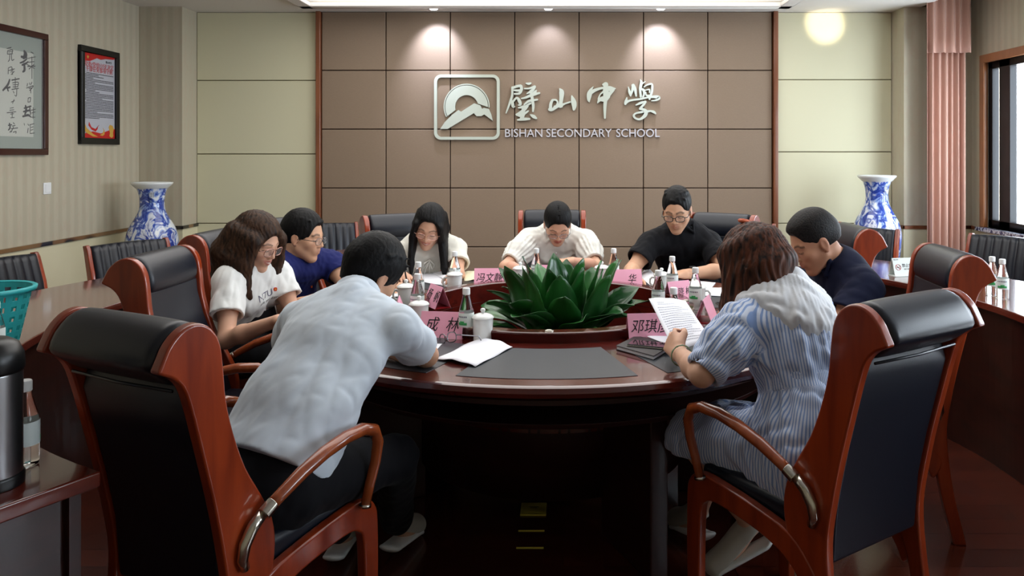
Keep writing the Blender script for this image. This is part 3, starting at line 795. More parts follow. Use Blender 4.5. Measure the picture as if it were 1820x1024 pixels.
chair0 = make_chair()
used = [0]
def chair(tx, ty, a, label, group='executive chairs around the round table', seat=False):
    """tx, ty: centre of the top of the back; a: facing angle in degrees"""
    o = chair0 if not used[0] else copy_tree(chair0)
    used[0] = 1
    f = Vector((math.cos(R(a)), math.sin(R(a))))
    o.location = (tx + f.x * .39, ty + f.y * .39, 0)
    o.rotation_euler = (0, 0, R(a) - PI / 2)
    o.scale = (.93, .93, 1.02)
    tag(o, label, 'chair', group)
    return o
chair(-1.035, 1.80, 63, 'black leather chair with reddish wood sides at front left, back towards the viewer')
chair(.945, 2.05, 124, 'black leather chair with reddish wood sides at front right, back towards the viewer')
chair(-1.62, 3.05, 0, 'empty black leather chair with wooden side, just behind the front left chair')
chair(-1.75, 3.86, -4, 'black leather chair behind the long-haired woman in the white tee')
chair(-1.70, 4.60, -34, 'black leather chair mostly hidden behind the man in royal blue polo')
chair(-1.05, 4.93, -60, 'black leather chair behind the woman with long straight black hair')
chair(-.07, 5.28, -90, 'black leather chair at the head of the table before the tiled wall')
chair(1.03, 4.98, -124, 'black leather chair behind the man with dark glasses and black polo')
chair(1.58, 4.14, 180, 'empty black leather chair between the two men on the right')
chair(1.58, 3.12, 175, 'black leather chair behind the man with cropped hair, left of the two right-hand bottles')

# ------------------------------------------------------------------ fluted outer chairs
def make_side_chair():
    t = empty('side_chair')
    w = .25
    prof = [(-.20,.40),(-.215,.55),(-.245,.72),(-.285,.86),(-.30,.885),(-.335,.88),(-.325,.85),(-.29,.70),(-.262,.55),(-.25,.40),(-.27,.2),(-.30,0),(-.255,0),(-.225,.2)]
    for s in (-1, 1):
        MB().prism(prof, s * w, s * (w + .028), 'x').build('back_post', M['cherry'], t, bevel=.006)
        MB().tube([(s * (w - .02), .2, 0), (s * (w - .02), .205, .42)], [.017, .022], 8).build('leg', M['cherry'], t, smooth=True)
    N = 60; lv = [(.42,-.215),(.55,-.228),(.72,-.258),(.84,-.292),(.875,-.305)]
    vs = []; m_ = 0
    for side in (1, -1):
        for (z, y) in lv:
            for i in range(N + 1):
                u = i / N; x = -w + 2 * w * u
                fl = abs(math.sin(u * PI * 9)) ** .5 * .014
                vs.append((x, y + (.012 + fl if side > 0 else -.018), z + (.008 * math.sin(u * PI) if z > .8 else 0)))
    L = len(lv); q = N + 1; fs = []
    for b_ in (0, 1):
        for j in range(L - 1):
            for i in range(N):
                a = b_ * L * q + j * q + i; fs.append((a, a + 1, a + q + 1, a + q))
    for i in range(N):
        a = (L - 1) * q + i; b_ = L * q + (L - 1) * q + i; fs.append((a, a + 1, b_ + 1, b_)); fs.append((i, i + 1, L * q + i + 1, L * q + i))
    for e in (0, N):
        for j in range(L - 1): fs.append((j * q + e, (j + 1) * q + e, L * q + (j + 1) * q + e, L * q + j * q + e))
    MB().add(vs, fs).build('fluted_backrest', M['leather'], t, smooth=True)
    MB().b2((-w, -.22, .40), (w, .23, .47)).build('seat_cushion', M['leather'], t, bevel=.02, seg=3)
    MB().b2((-w, -.2, .36), (w, .22, .41)).build('seat_frame', M['cherry'], t, bevel=.005)
    return t
sc0 = make_side_chair(); us = [0]
def side_chair(x, y, a, label):
    o = sc0 if not us[0] else copy_tree(sc0); us[0] = 1
    f = Vector((math.cos(R(a)), math.sin(R(a))))
    o.location = (x + f.x * .3, y + f.y * .3, 0); o.rotation_euler = (0, 0, R(a) - PI / 2)
    tag(o, label, 'chair', 'fluted black chairs behind the curved desk')
side_chair(-3.05, 4.25, -8, 'fluted black chair at the left edge, behind the turquoise basket')
side_chair(-2.78, 5.05, -28, 'fluted black chair in front of the left blue and white vase')
side_chair(-1.93, 6.35, -62, 'fluted black chair by the back wall, left of the raised wooden chair side')
side_chair(2.28, 6.02, -128, 'fluted black chair in front of the right blue and white vase')
side_chair(3.02, 5.35, -150, 'fluted black chair below the window, behind the two bottles')
side_chair(1.45, 6.42, -115, 'fluted black chair by the back wall behind the brown-haired woman')

# ------------------------------------------------------------------ curved outer desk
CX, CY = -.05, 3.52
RI = 2.03
def curved_desk(A0, A1, label, ends):
    dk = empty('curved_desk', (CX, CY, 0), 0, label, 'desk', 'curved outer desks')
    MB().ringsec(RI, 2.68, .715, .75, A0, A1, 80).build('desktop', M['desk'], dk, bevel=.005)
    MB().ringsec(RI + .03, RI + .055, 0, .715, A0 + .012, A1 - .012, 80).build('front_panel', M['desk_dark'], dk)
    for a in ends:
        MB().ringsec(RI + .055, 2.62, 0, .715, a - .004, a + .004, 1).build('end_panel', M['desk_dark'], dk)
curved_desk(R(118), R(241.6), 'dark reddish curved desk on the left, carrying the basket and the vacuum flask', (R(118.8), R(160), R(200), R(240.2)))
curved_desk(R(-38), R(60), 'dark reddish curved desk on the right, carrying the no smoking sign', (R(-37), R(5), R(59.2)))

# ------------------------------------------------------------------ round conference table
tb = empty('round_conference_table', (CX, CY, 0), 0, 'large round dark red wooden meeting table with a hollow centre and grey desk pads', 'table')
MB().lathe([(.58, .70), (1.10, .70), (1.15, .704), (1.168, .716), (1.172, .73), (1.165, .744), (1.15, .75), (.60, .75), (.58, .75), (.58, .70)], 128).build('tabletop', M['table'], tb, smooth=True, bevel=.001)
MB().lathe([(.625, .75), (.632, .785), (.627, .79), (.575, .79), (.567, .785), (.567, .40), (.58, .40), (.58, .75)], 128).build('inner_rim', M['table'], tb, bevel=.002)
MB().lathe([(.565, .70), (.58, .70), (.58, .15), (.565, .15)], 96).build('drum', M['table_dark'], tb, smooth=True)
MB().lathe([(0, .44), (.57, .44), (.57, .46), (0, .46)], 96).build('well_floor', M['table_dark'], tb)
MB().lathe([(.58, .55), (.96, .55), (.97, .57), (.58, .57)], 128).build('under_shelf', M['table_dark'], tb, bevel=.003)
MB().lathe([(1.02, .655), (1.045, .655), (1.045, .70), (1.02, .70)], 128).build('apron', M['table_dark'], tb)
for k in range(10):
    a = -90 + 36 * k
    MB().ringsec(.71, 1.085, .7495, .7515, R(a - 15.3), R(a + 15.3), 24).build('desk_pad', M['pad'], tb)
for a in (-66, -163, -10, 30, 90, 150):
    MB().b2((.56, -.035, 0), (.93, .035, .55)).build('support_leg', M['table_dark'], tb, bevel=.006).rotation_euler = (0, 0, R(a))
for a in (-90, 0, 90, 180):
    o = MB().lathe([(0, .0), (.009, 0), (.0095, .003), (.016, .003), (.017, 0), (.017, -.004), (0, -.004)], 20).build('cable_port', [M['chrome']], tb, smooth=True)
    o.matrix_local = Matrix.Translation((.6 * math.cos(R(a)), .6 * math.sin(R(a)), .7905))
    c_ = MB().lathe([(0, .0015), (.0092, .0015), (.0092, 0), (0, 0)], 16).build('port_hole', M['black'], o)

# floor sockets
t = empty('floor_socket', (-.118, 3.2, 0), 0, 'square brass floor socket plate under the round table', 'floor socket')
MB().b2((-.052, -.055, 0), (.052, .055, .006)).build('plate', M['brass'], t, bevel=.002)
MB().b2((-.036, -.036, .006), (.036, .036, .0072)).build('lid', M['brass'], t, bevel=.0006)
MB().b2((-.02, .01, .0072), (.02, .014, .0076)).b2((-.014, .0, .0072), (.014, .004, .0076)).build('engraving', M['dial'], t)
for y, l in ((3.02, 'thin brass strip in the floor just in front of the brass socket'), (2.89, 'thin brass strip in the floor, nearest to the viewer')):
    o = MB().b2((-.05, -.003, 0), (.05, .003, .003)).build('floor_strip', M['brass']); o.location = (-.12, y, 0)
    tag(o, l, 'floor strip', 'brass strips in the floor')

# ------------------------------------------------------------------ things on the tables
TZ = .7505
def bottle_proto():
    t = empty('water_bottle')
    MB().lathe(smooth_prof([(0, .0), (.022, .0), (.0275, .006), (.028, .03), (.0285, .06), (.0285, .095), (.026, .112), (.02, .135), (.0145, .155), (.0125, .165), (.0125, .172), (0, .172)], 3), 28).build('bottle_body', M['bottle'], t, smooth=True)
    MB().lathe([(.0288, .048), (.0292, .05), (.0292, .098), (.0288, .1)], 28).build('label', M['label'], t, smooth=True)
    mb = MB()
    for a0, w in ((200, 80), (20, 80)):
        mb.lathe([(.0294, .055), (.0297, .0555), (.0297, .064), (.0294, .0645)], 10, a0=R(a0), a1=R(a0 + w))
        mb.lathe([(.0294, .064), (.0297, .064), (.0297, .070), (.0294, .070)], 5, a0=R(a0 + 25), a1=R(a0 + 60))
    mb.build('label_print', M['green'], t, smooth=True)
    mb = MB()
    for a0 in (200, 40):
        for i in range(6): mb.lathe([(.0294, .083), (.0297, .0833), (.0297, .088), (.0294, .0885)], 2, a0=R(a0 + i * 14), a1=R(a0 + i * 14 + 9))
    mb.build('label_lettering', M['greyink'], t)
    MB().lathe([(0, .191), (.0125, .191), (.0145, .188), (.0145, .168), (.0138, .166), (0, .166)], 24).build('cap', M['cap'], t, smooth=False, bevel=.001)
    return t
bp = bottle_proto(); ub = [0]
def bottle(x, y, label, z=TZ, rz=0):
    o = bp if not ub[0] else copy_tree(bp); ub[0] = 1
    o.location = (x, y, z); o.rotation_euler = (0, 0, rz)
    tag(o, label, 'bottle', 'small clear water bottles with white caps')
def mug_proto():
    t = empty('lidded_mug')
    MB().lathe(smooth_prof([(0, .0), (.033, .0), (.035, .003), (.036, .02), (.0375, .06), (.038, .083), (.036, .084), (.034, .06), (.032, .01), (0, .008)], 3), 36).build('cup', M['white'], t, smooth=True)
    MB().tube([(.036, 0, .068), (.05, 0, .07), (.06, 0, .058), (.06, 0, .04), (.05, 0, .026), (.036, 0, .022)], .0042, 8, side=(0, 1, 0), flat=1.3).build('handle', M['white'], t, smooth=True)
    l = MB().lathe(smooth_prof([(.041, .083), (.0415, .086), (.034, .094), (.018, .100), (.006, .102), (.005, .104), (.009, .109), (.0095, .114), (.006, .119), (0, .120)], 3), 32).build('lid', M['white'], t, smooth=True)
    return t
mp = mug_proto(); um = [0]
def mug(x, y, a, label):
    o = mp if not um[0] else copy_tree(mp); um[0] = 1
    o.location = (x, y, TZ); o.rotation_euler = (0, 0, R(a))
    tag(o, label, 'mug', 'white lidded porcelain mugs')
def nameplate(x, y, a, txt, label, sp=1, w=.17, z=TZ, size=.058):
    """folded pink card; a is the direction the written side faces"""
    t = empty('name_card', (x, y, z), R(a) + PI / 2, label, 'name card', 'pink folded name cards')
    h, dpt = .095, .038
    mb = MB().add([(-w/2, -dpt, 0), (w/2, -dpt, 0), (w/2, 0, h), (-w/2, 0, h)], [(0, 1, 2, 3)])
    mb.build('written_side', M['pink'], t, solid=.0016)
    mb = MB().add([(-w/2, dpt, 0), (w/2, dpt, 0), (w/2, 0, h), (-w/2, 0, h)], [(0, 1, 2, 3)])
    mb.build('rear_side', M['pink'], t, solid=.0016)
    MB().b2((-w/2, -dpt, 0), (w/2, dpt, .002)).build('base_fold', M['redcard'], t)
    sl = Vector((0, dpt, h)).normalized()
    if txt: text('name_writing', txt, size, M['ink'], t, frame((0, -dpt * .5 - .0015, h * .50), (1, 0, 0), sl, Vector((1, 0, 0)).cross(sl)), .0004, .9, .25)
    if txt: text('rear_writing', txt, size, M['ink'], t, frame((0, dpt * .5 + .0015, h * .50), (-1, 0, 0), Vector((0, -dpt, h)).normalized(), Vector((-1, 0, 0)).cross(Vector((0, -dpt, h)).normalized())), .0004, .9, .25)
# in front of the man in the pale blue shirt
bottle(-.363, 2.97, 'water bottle between the front left name card and the lidded mug')
mug(-.298, 2.945, 78, 'white lidded mug right of the nearest water bottle on the left')
nameplate(-.455, 3.0, -98, '成  林', 'pink name card reading 成林 at front left')
mug(-.583, 3.2, 165, 'white lidded mug with handle to the left, behind the 成林 name card')
bottle(-.612, 3.32, 'water bottle standing right behind the mug with its handle to the left')
nameplate(-.68, 3.27, 190, '', 'pink name card seen from behind, left of the mug with left-hand handle', w=.15)
bottle(-.675, 3.68, 'water bottle left of the small tilted pink name card')
mug(-.72, 3.62, 175, 'white lidded mug mostly hidden behind the two bottles on the left')
nameplate(-.575, 3.60, 212, '杨  帆', 'small pink name card turned to the left between bottles and mug', w=.14)
mug(-.546, 3.98, 175, 'white lidded mug in front of the smiling woman with the bow blouse')
bottle(-.557, 4.07, 'water bottle behind the mug of the woman with the bow blouse')
nameplate(-.385, 4.13, -88, '冯文静', 'pink name card reading 冯文静 behind the table opening', w=.155, size=.05)
bottle(-.14, 4.20, 'water bottle in front of the woman with tied back hair')
mug(-.225, 4.19, 170, 'white mug behind the left part of the plant')
nameplate(-.06, 4.25, -90, '', 'pink name card nearly hidden behind the plant at the far side', w=.13)
mug(.21, 4.22, 60, 'white lidded mug left of the far bottle behind the plant')
bottle(.272, 4.2, 'water bottle standing alone between the centre woman and the man with glasses')
nameplate(.33, 4.09, -84, '    华', 'pink name card with 华 visible right of the plant', w=.16, size=.05)
mug(.50, 3.98, 160, 'white lidded mug in front of the man with dark glasses')
bottle(.54, 3.88, 'water bottle in front of the wristwatch of the man in black')
bottle(.415, 3.42, 'water bottle half hidden behind the raised sheet of paper')
nameplate(.545, 3.72, -62, '李 晓 梅', 'pink name card tilted to the right, in front of the man in black', w=.125, size=.038)
bottle(.59, 3.50, 'water bottle with green label in front of the white mug at right')
mug(.615, 3.60, 5, 'white mug with handle to the right behind the green labelled bottle')
nameplate(.60, 3.30, -20, '', 'pink name card seen edge on behind the raised sheet', w=.15)
bottle(.42, 2.98, 'water bottle hidden behind the sheet with only its cap showing')
nameplate(.325, 2.97, -84, '邓琪彦', 'pink name card reading 邓琪彦 at front right', w=.165, size=.055)
# bottles and sign on the outer desk
bottle(2.11, 3.78, 'water bottle on the right curved desk, the front one of a pair')
bottle(2.11, 3.87, 'water bottle on the right curved desk, the rear one of a pair')
bottle(-1.205, 1.765, 'water bottle beside the steel vacuum flask')
bottle(-1.945, 2.70, 'water bottle at the left frame edge in front of the turquoise basket')
t = empty('no_smoking_sign', (1.945, 4.50, TZ), R(12), 'white no smoking tent sign with red circle on the curved desk', 'sign')
w, h, dp = .145, .10, .03
MB().add([(-w/2, -dp, 0), (w/2, -dp, 0), (w/2, 0, h), (-w/2, 0, h)], [(0, 1, 2, 3)]).build('front_board', M['sign'], t, solid=.003)
MB().add([(-w/2, dp, 0), (w/2, dp, 0), (w/2, 0, h), (-w/2, 0, h)], [(0, 1, 2, 3)]).build('rear_board', M['sign'], t, solid=.003)
MB().b2((-w/2 - .004, -dp - .012, 0), (w/2 + .004, dp, .003)).build('foot', M['sign'], t)
sl = Vector((0, dp, h)).normalized(); nrm = Vector((1, 0, 0)).cross(sl)
F0 = frame((0, -dp * .5 - .0022, h * .5), (1, 0, 0), sl, nrm)
text('characters', '禁止吸烟', .022, M['ink'], t, F0 @ Matrix.Translation((.026, .008, 0)), .0004)
text('small_print', 'NO SMOKING', .0105, M['ink'], t, F0 @ Matrix.Translation((.026, -.012, 0)), .0003)
text('small_print', '璧山中学', .008, M['greyink'], t, F0 @ Matrix.Translation((-.05, .043, 0)), .0003)
mb = MB()
mb.tube([(-.043 + .016 * math.cos(2 * PI * i / 24), .016 * math.sin(2 * PI * i / 24), .0005) for i in range(25)], .0013, 6, cap=False, T=F0)
mb.tube([(-.054, .011, .0005), (-.032, -.011, .0005)], .0013, 6, T=F0)
mb.build('prohibition_ring', M['signred'], t)
MB().box((-.045, -.001, .0004), (.018, .003, .0006), F0).tube([(-.034, .002, .0004), (-.032, .006, .0004), (-.035, .009, .0004)], .0008, 5, T=F0).build('cigarette', M['ink'], t)
# turquoise basket
t = empty('plastic_basket', (-2.09, 2.84, TZ), 0, 'turquoise perforated plastic basket on the left curved desk', 'basket')
mb = MB(); n = 40; vs = []; fs = []; H = .21
lv = 11
for j in range(lv + 1):
    z = H * j / lv; r_ = .105 + .045 * j / lv
    for i in range(n):
        a = 2 * PI * i / n; vs.append((r_ * math.cos(a), r_ * math.sin(a), z))
for j in range(lv):
    for i in range(n):
        if i % 2 == 0 and j % 2 == 1 and j < lv - 1: continue
        fs.append((j * n + i, j * n + (i + 1) % n, (j + 1) * n + (i + 1) % n, (j + 1) * n + i))
fs.append(tuple(range(n))[::-1])
MB().add(vs, fs).build('bowl', M['teal'], t, solid=.003)
MB().lathe([(.148, .195), (.163, .198), (.166, .212), (.158, .216), (.149, .212)], 48).build('rim', M['teal'], t, smooth=True)
# steel vacuum flask
t = empty('vacuum_flask', (-1.205, 1.655, TZ), R(215), 'brushed steel vacuum flask with black lid at the left edge', 'flask')
MB().lathe([(0, .02), (.058, .02), (.06, .025), (.06, .235), (.056, .245), (0, .245)], 48).build('steel_body', M['steel'], t, smooth=True, bevel=.001)
MB().lathe([(0, 0), (.063, 0), (.064, .02), (.06, .026), (0, .026)], 48).build('base', M['black'], t, smooth=True, bevel=.001)
MB().lathe([(0, .308), (.035, .308), (.052, .298), (.062, .275), (.064, .245), (.06, .238), (0, .238)], 48).build('lid', M['black'], t, smooth=True)
MB().tube([(.06, 0, .24), (.078, 0, .225), (.082, 0, .17), (.08, 0, .10), (.07, 0, .055), (.058, 0, .05)], .008, 10, side=(0, 1, 0), flat=1.5).build('handle', M['black'], t, smooth=True)
MB().b2((.0, .028, .30), (.05, -.028, .312)).build('push_lever', M['black'], t, bevel=.003)

# paper goods
def sheet(name, c, mat, label=None, cat='paper', group=None, sag=0, z0=0, kids=None, nx=12, cz=None):
    """c: four corners TL TR BR BL (Vectors) -> bent thin sheet"""
    n = nx; vs = []
    for j in range(n + 1):
        for i in range(n + 1):
            u, v = i / n, j / n
            p = (c[0] * (1 - u) + c[1] * u) * (1 - v) + (c[3] * (1 - u) + c[2] * u) * v
            vs.append((p.x, p.y, p.z + sag * math.sin(PI * u) * (1 - v * .3) + sag * .3 * math.sin(u * 7 + v * 5) ** 2))
    fs = [(j * (n + 1) + i, j * (n + 1) + i + 1, (j + 1) * (n + 1) + i + 1, (j + 1) * (n + 1) + i) for j in range(n) for i in range(n)]
    o = MB().add(vs, fs).build(name, mat, smooth=True, solid=.0008)
    return tag(o, label, cat, group)
def lines(par, c, rows, u0, u1, mat, lift=.0012, sag=0, rs=1, hh=.006):
    r_ = random.Random(rs); mb = MB()
    nrm = (c[1] - c[0]).cross(c[3] - c[0]).normalized()
    if nrm.z < 0: nrm = -nrm
    for v in rows:
        u = u0 + (.08 if r_.random() < .2 else 0); e = u1 if r_.random() < .6 else r_.uniform(u0 + .15, u1)
        while u < e:
            w_ = r_.uniform(.02, .05); q = []
            for (a, b) in ((u, v), (min(u + w_, e), v), (min(u + w_, e), v + hh), (u, v + hh)):
                p = (c[0] * (1 - a) + c[1] * a) * (1 - b) + (c[3] * (1 - a) + c[2] * a) * b
                p = p + Vector((0, 0, sag * math.sin(PI * a) * (1 - b * .3) + sag * .3 * math.sin(a * 7 + b * 5) ** 2)) + nrm * lift
                q.append(tuple(p))
            mb.add(q, [(0, 1, 2, 3)]); u += w_ + .012
    return mb.build('printed_text', mat, par)
def tp(px, py, z=TZ):  # a spot on a table top
    d = 1400 * (1.45 - z) / (py - 272)
    return Vector(((px - 1000) * d / 1400, d, z))
pc = [tp(848, 605), tp(911, 619), tp(845, 654), tp(774, 641)]
sheet('paper_sheet', [p + Vector((0, 0, .003)) for p in pc], M['paper'], 'white sheet curling on the front desk pad beside the man in pale blue', sag=.012)
sheet('paper_sheet', [tp(752, 612) + Vector((0,0,.002)), tp(786, 612)+ Vector((0,0,.002)), tp(760, 640)+ Vector((0,0,.002)), tp(700, 640)+ Vector((0,0,.002))], M['paper'], 'white sheet under the forearm of the man in pale blue, left of the glasses')
# folded spectacles on the table
def spectacles(par, c, f, u, mat, w=.062, name='eyeglasses', lens=True, thick=.0016, temples=True, drop=0, rh=.018):
    """worn glasses: c = point between the lenses, f forward, u up"""
    r_ = f.cross(u).normalized()
    g = MB()
    def rimpts(s):
        out = []
        for i in range(25):
            a = 2 * PI * i / 24
            x = math.cos(a); z = math.sin(a)
            x = math.copysign(abs(x) ** .7, x) * .0245; z = math.copysign(abs(z) ** .7, z) * rh
            out.append(c + r_ * (s * .0325 + x) + u * z - f * (abs(s * .0325 + x) ** 2 * 2.2))
        return out
    for s in (-1, 1): g.tube(rimpts(s), thick, 6, cap=False)
    g.tube([c - r_ * .009 + u * .004, c + u * .007 + f * .002, c + r_ * .009 + u * .004], thick, 6)
    if temples:
        for s in (-1, 1):
            g.tube([c + r_ * s * .057 + u * .006 - f * .008, c + r_ * s * .071 + u * .004 - f * .02, c + r_ * s * .077 - f * .09, c + r_ * s * .077 - f * .103 - u * .02], thick * 1.1, 6)
    o = g.build(name, mat, par)
    if lens:
        for s in (-1, 1):
            p = rimpts(s)
            MB().add([tuple(x) for x in p[:-1]], [tuple(range(24))]).build('lens', M['lensglass'], o)
    return o
gc = tp(793, 612) + Vector((0, 0, .022))
o = spectacles(None, gc, Vector((-.75, -.6, .15)).normalized(), Vector((-.1, .3, 1)).normalized(), M['wire'], name='reading_glasses', thick=.002)
tag(o, 'pair of reading glasses lying between two white sheets near the front left', 'glasses')
# right front: notebook, phone, sheet
def flatbox(name, c, t, mat, label=None, cat=None, par=None, bevel=.004, z=TZ):
    """c: four plan corners"""
    mb = MB().prism([(p.x, p.y) for p in c], z, z + t, 'z')
    o = mb.build(name, mat, par, bevel=bevel)
    if label: tag(o, label, cat)
    return o
m = Mat('notebook_cover', (40, 34, 36), .5); M['nb'] = m.m
cn = [tp(1096, 618), tp(1140, 606), tp(1196, 622), tp(1160, 640)]
cn = [tp(1095, 622), tp(1130, 604), tp(1200, 618), tp(1162, 641)]
t = empty('notebook', cn[0], 0, 'closed dark notebook under the phone at front right', 'notebook')
T = Matrix.Translation(-t.location)
MB().prism([(p.x, p.y) for p in cn], TZ, TZ + .003, 'z', T).prism([(p.x, p.y) for p in cn], TZ + .013, TZ + .016, 'z', T).build('cover', M['nb'], t, bevel=.001)
ci = [sum(cn, Vector()) / 4 * .03 + p * .97 for p in cn]
MB().prism([(p.x, p.y) for p in ci], TZ + .003, TZ + .013, 'z', T).build('pages', M['paper'], t)
def phone(cx, cy, z, a, label, l=.15, w=.074):
    t = empty('mobile_phone', (cx, cy, z), R(a), label, 'mobile phone')
    MB().b2((-l/2, -w/2, 0), (l/2, w/2, .008)).build('body', M['black'], t, bevel=.003)
    MB().b2((-l/2 + .003, -w/2 + .003, .0078), (l/2 - .003, w/2 - .003, .0086)).build('screen', Mat('phone_screen', (30, 32, 36), .05, coat=1).m, t)
    MB().b2((-l/2 - .0005, -w/2 - .0005, .001), (l/2 + .0005, w/2 + .0005, .004)).build('metal_edge', M['chrome'], t, bevel=.001)
    return t
phone(.31, 2.79, TZ + .016, -22, 'black smartphone lying on the closed notebook at front right')
sheet('paper_sheet', [tp(1150, 607) + Vector((0,0,.018)), tp(1185, 590) + Vector((0,0,.012)), tp(1235, 610) + Vector((0,0,.012)), tp(1200, 628) + Vector((0,0,.02))], M['paper'], 'white sheet lying beneath the held sheet, over the notebook edge', 'paper')
HC = [P(1153, 531, 2.86), P(1218, 535, 2.96), P(1266, 607, 2.74), P(1200, 627, 2.60)]
o = sheet('printed_page', HC, M['paper'], 'printed page held up by the woman in the striped dress', 'paper', sag=.006)
lines(o, HC, [.10, .135], .15, .85, M['greyink'], rs=2, sag=.006)
lines(o, HC, [.2 + i * .045 for i in range(16)], .1, .9, M['greyink'], rs=5, sag=.006, hh=.008)
# right side
def table_quad(pts, dz=.001): return [tp(*p) + Vector((0, 0, dz)) for p in pts]
sheet('paper_sheet', table_quad([(1276, 556), (1300, 548), (1318, 566), (1272, 572)], .002), M['paper'], 'small white card standing left of the striped puff sleeve', 'paper')
t = flatbox('leaflet', table_quad([(1277, 553), (1320, 560), (1310, 580), (1273, 573)]), .006, M['paper'], 'white folded leaflet beside the striped puff sleeve', 'leaflet')
t = flatbox('leaflet', table_quad([(1292, 543), (1330, 548), (1330, 560), (1292, 556)]), .004, M['paper'], 'white leaflet behind the folded one near the puff sleeve', 'leaflet')
phone(.785, 3.62, TZ, 4, 'dark phone lying on the desk pad right of the mug with right-hand handle')
c = table_quad([(1210, 500), (1272, 503), (1262, 516), (1190, 512)], .0015)
o = sheet('paper_sheet', c, M['paper'], 'white sheets under the forearm of the man in black', sag=.003); lines(o, c, [.2, .4, .6], .2, .8, M['greyink'], sag=.003)
c = table_quad([(1258, 513), (1300, 514), (1296, 528), (1240, 527)], .0015)
sheet('paper_sheet', c, M['paper'], 'white papers right of the mug with right-hand handle', sag=.004)
c = table_quad([(1150, 484), (1172, 498), (1160, 512), (1135, 492)], .0015); c[0].z += .03
sheet('paper_sheet', c, M['paper'], 'white sheet with a raised corner beside the 华 name card', sag=.004)
flatbox('black_notebook', table_quad([(1158, 508), (1180, 506), (1176, 515), (1154, 515)]), .008, M['black'], 'small black notebook edge behind the 华 name card', 'notebook')
# left side
c = table_quad([(752, 482), (800, 488), (795, 510), (715, 497)], .0015)
o = sheet('paper_sheet', c, M['paper'], 'white sheet under the pen of the woman with the bow blouse', sag=.004); lines(o, c, [.2, .35, .5, .65], .15, .85, M['greyink'], sag=.004)
c = table_quad([(762, 484), (808, 478), (815, 492), (790, 500)], .006)
sheet('open_booklet', c, M['paper'], 'open white booklet left of the far left mug', 'booklet', sag=.012)
c = table_quad([(822, 486), (862, 486), (868, 500), (825, 502)], .004)
sheet('yellowish_booklet', c, plain('ivory_paper', (222, 216, 186), .7), 'ivory booklet right of the far left mug', 'booklet', sag=.01)
flatbox('black_folder', table_quad([(820, 500), (866, 500), (872, 511), (824, 511)]), .006, M['black'], 'black folder left of the 冯文静 name card', 'folder')
c = table_quad([(680, 512), (722, 512), (730, 524), (672, 536)], .0015)
o = sheet('paper_sheet', c, M['paper'], 'white papers right of the face of the man in pale blue', sag=.006)
phone(-.78, 3.55, TZ, 60, 'dark phone on the desk pad left of the small tilted name card')
flatbox('black_folder', table_quad([(700, 540), (735, 532), (745, 548), (705, 560)]), .008, M['black'], 'black folder on the table left of the mug with left-hand handle', 'folder')
flatbox('writing_pad', table_quad([(756, 596), (800, 600), (786, 612), (740, 606)]), .004, M['pad'], 'grey writing pad edge behind the reading glasses', 'writing pad')
c = table_quad([(975, 484), (1010, 484), (1012, 494), (970, 494)], .0015)
sheet('paper_sheet', c, M['paper'], 'white paper under the hand of the woman at the head of the table')

# ------------------------------------------------------------------ plant in the table well
def leaf(mb, base, az, tilt, length, width, droop, twist=0):
    """arched lance-shaped blade with a folded midrib"""
    n = 12; L = []; p = Vector(base); th = tilt
    stem = int(n * .22)
    for i in range(n + 1):
        u = i / n
        L.append((p.copy(), th, u))
        st = length / n
        p = p + Vector((math.cos(az) * math.cos(th), math.sin(az) * math.cos(th), math.sin(th))) * st
        th -= droop / n * (.4 + 1.2 * u)
    vs = []; fs = []
    for (q, th_, u) in L:
        if u < .22: w_ = .004
        else:
            k_ = (u - .22) / .78
            w_ = .004 + width * (math.sin(PI * min(1, k_ ** .82)) ** .8) * .5
        side = Vector((-math.sin(az), math.cos(az), 0)); up = Vector((-math.cos(az) * math.sin(th_), -math.sin(az) * math.sin(th_), math.cos(th_)))
        tw = twist * u
        sd = side * math.cos(tw) + up * math.sin(tw); uu = up * math.cos(tw) - side * math.sin(tw)
        wav = .004 * math.sin(u * 16 + az * 5)
        for s_, h_ in ((-1, .22), (-.55, .06), (0, -.06), (.55, .06), (1, .22)):
            vs.append(tuple(q + sd * (s_ * w_) + uu * (h_ * w_ + (wav * s_ if abs(s_) == 1 else 0))))
    for i in range(n):
        for k_ in range(4): fs.append((i * 5 + k_, i * 5 + k_ + 1, (i + 1) * 5 + k_ + 1, (i + 1) * 5 + k_))
    mb.add(vs, fs)
pl = empty('potted_foliage_plant', (CX + .055, CY - .02, .455), 0, 'broad-leaved dark green plant filling the opening of the round table', 'plant')
MB().lathe([(0, 0), (.13, 0), (.17, .15), (.18, .16), (.165, .16), (.155, .13), (0, .13)], 32).build('pot', M['pot'], pl, smooth=True)
MB().lathe([(0, .135), (.157, .135), (.157, .13), (0, .13)], 32).build('soil', M['soil'], pl)
lr = random.Random(11)
fol = MB(); st = MB()
spec = []
for k in range(21):   # tall inner leaves
    az = 2 * PI * k / 21 + lr.uniform(-.2, .2)
    spec.append((az, R(lr.uniform(68, 88)), lr.uniform(.38, .46), lr.uniform(.12, .15), R(lr.uniform(5, 40)), lr.uniform(.03, .17)))
for k in range(20):   # middle leaves
    az = 2 * PI * k / 20 + lr.uniform(-.2, .2)
    spec.append((az, R(lr.uniform(44, 66)), lr.uniform(.33, .42), lr.uniform(.13, .16), R(lr.uniform(25, 70)), .08))
for az in (R(205), R(190), R(228), R(-22), R(-8), R(-45), R(252), R(285), R(150), R(30), R(175)):   # low spreading leaves
    spec.append((az, R(lr.uniform(30, 44)), lr.uniform(.40, .52), lr.uniform(.11, .13), R(lr.uniform(60, 90)), .1))
for az, ti, le, wi, dr, ro in spec:
    b_ = (ro * math.cos(az), ro * math.sin(az), .13)
    leaf(fol, b_, az, ti, le * .92, wi, dr, lr.uniform(-.6, .6))
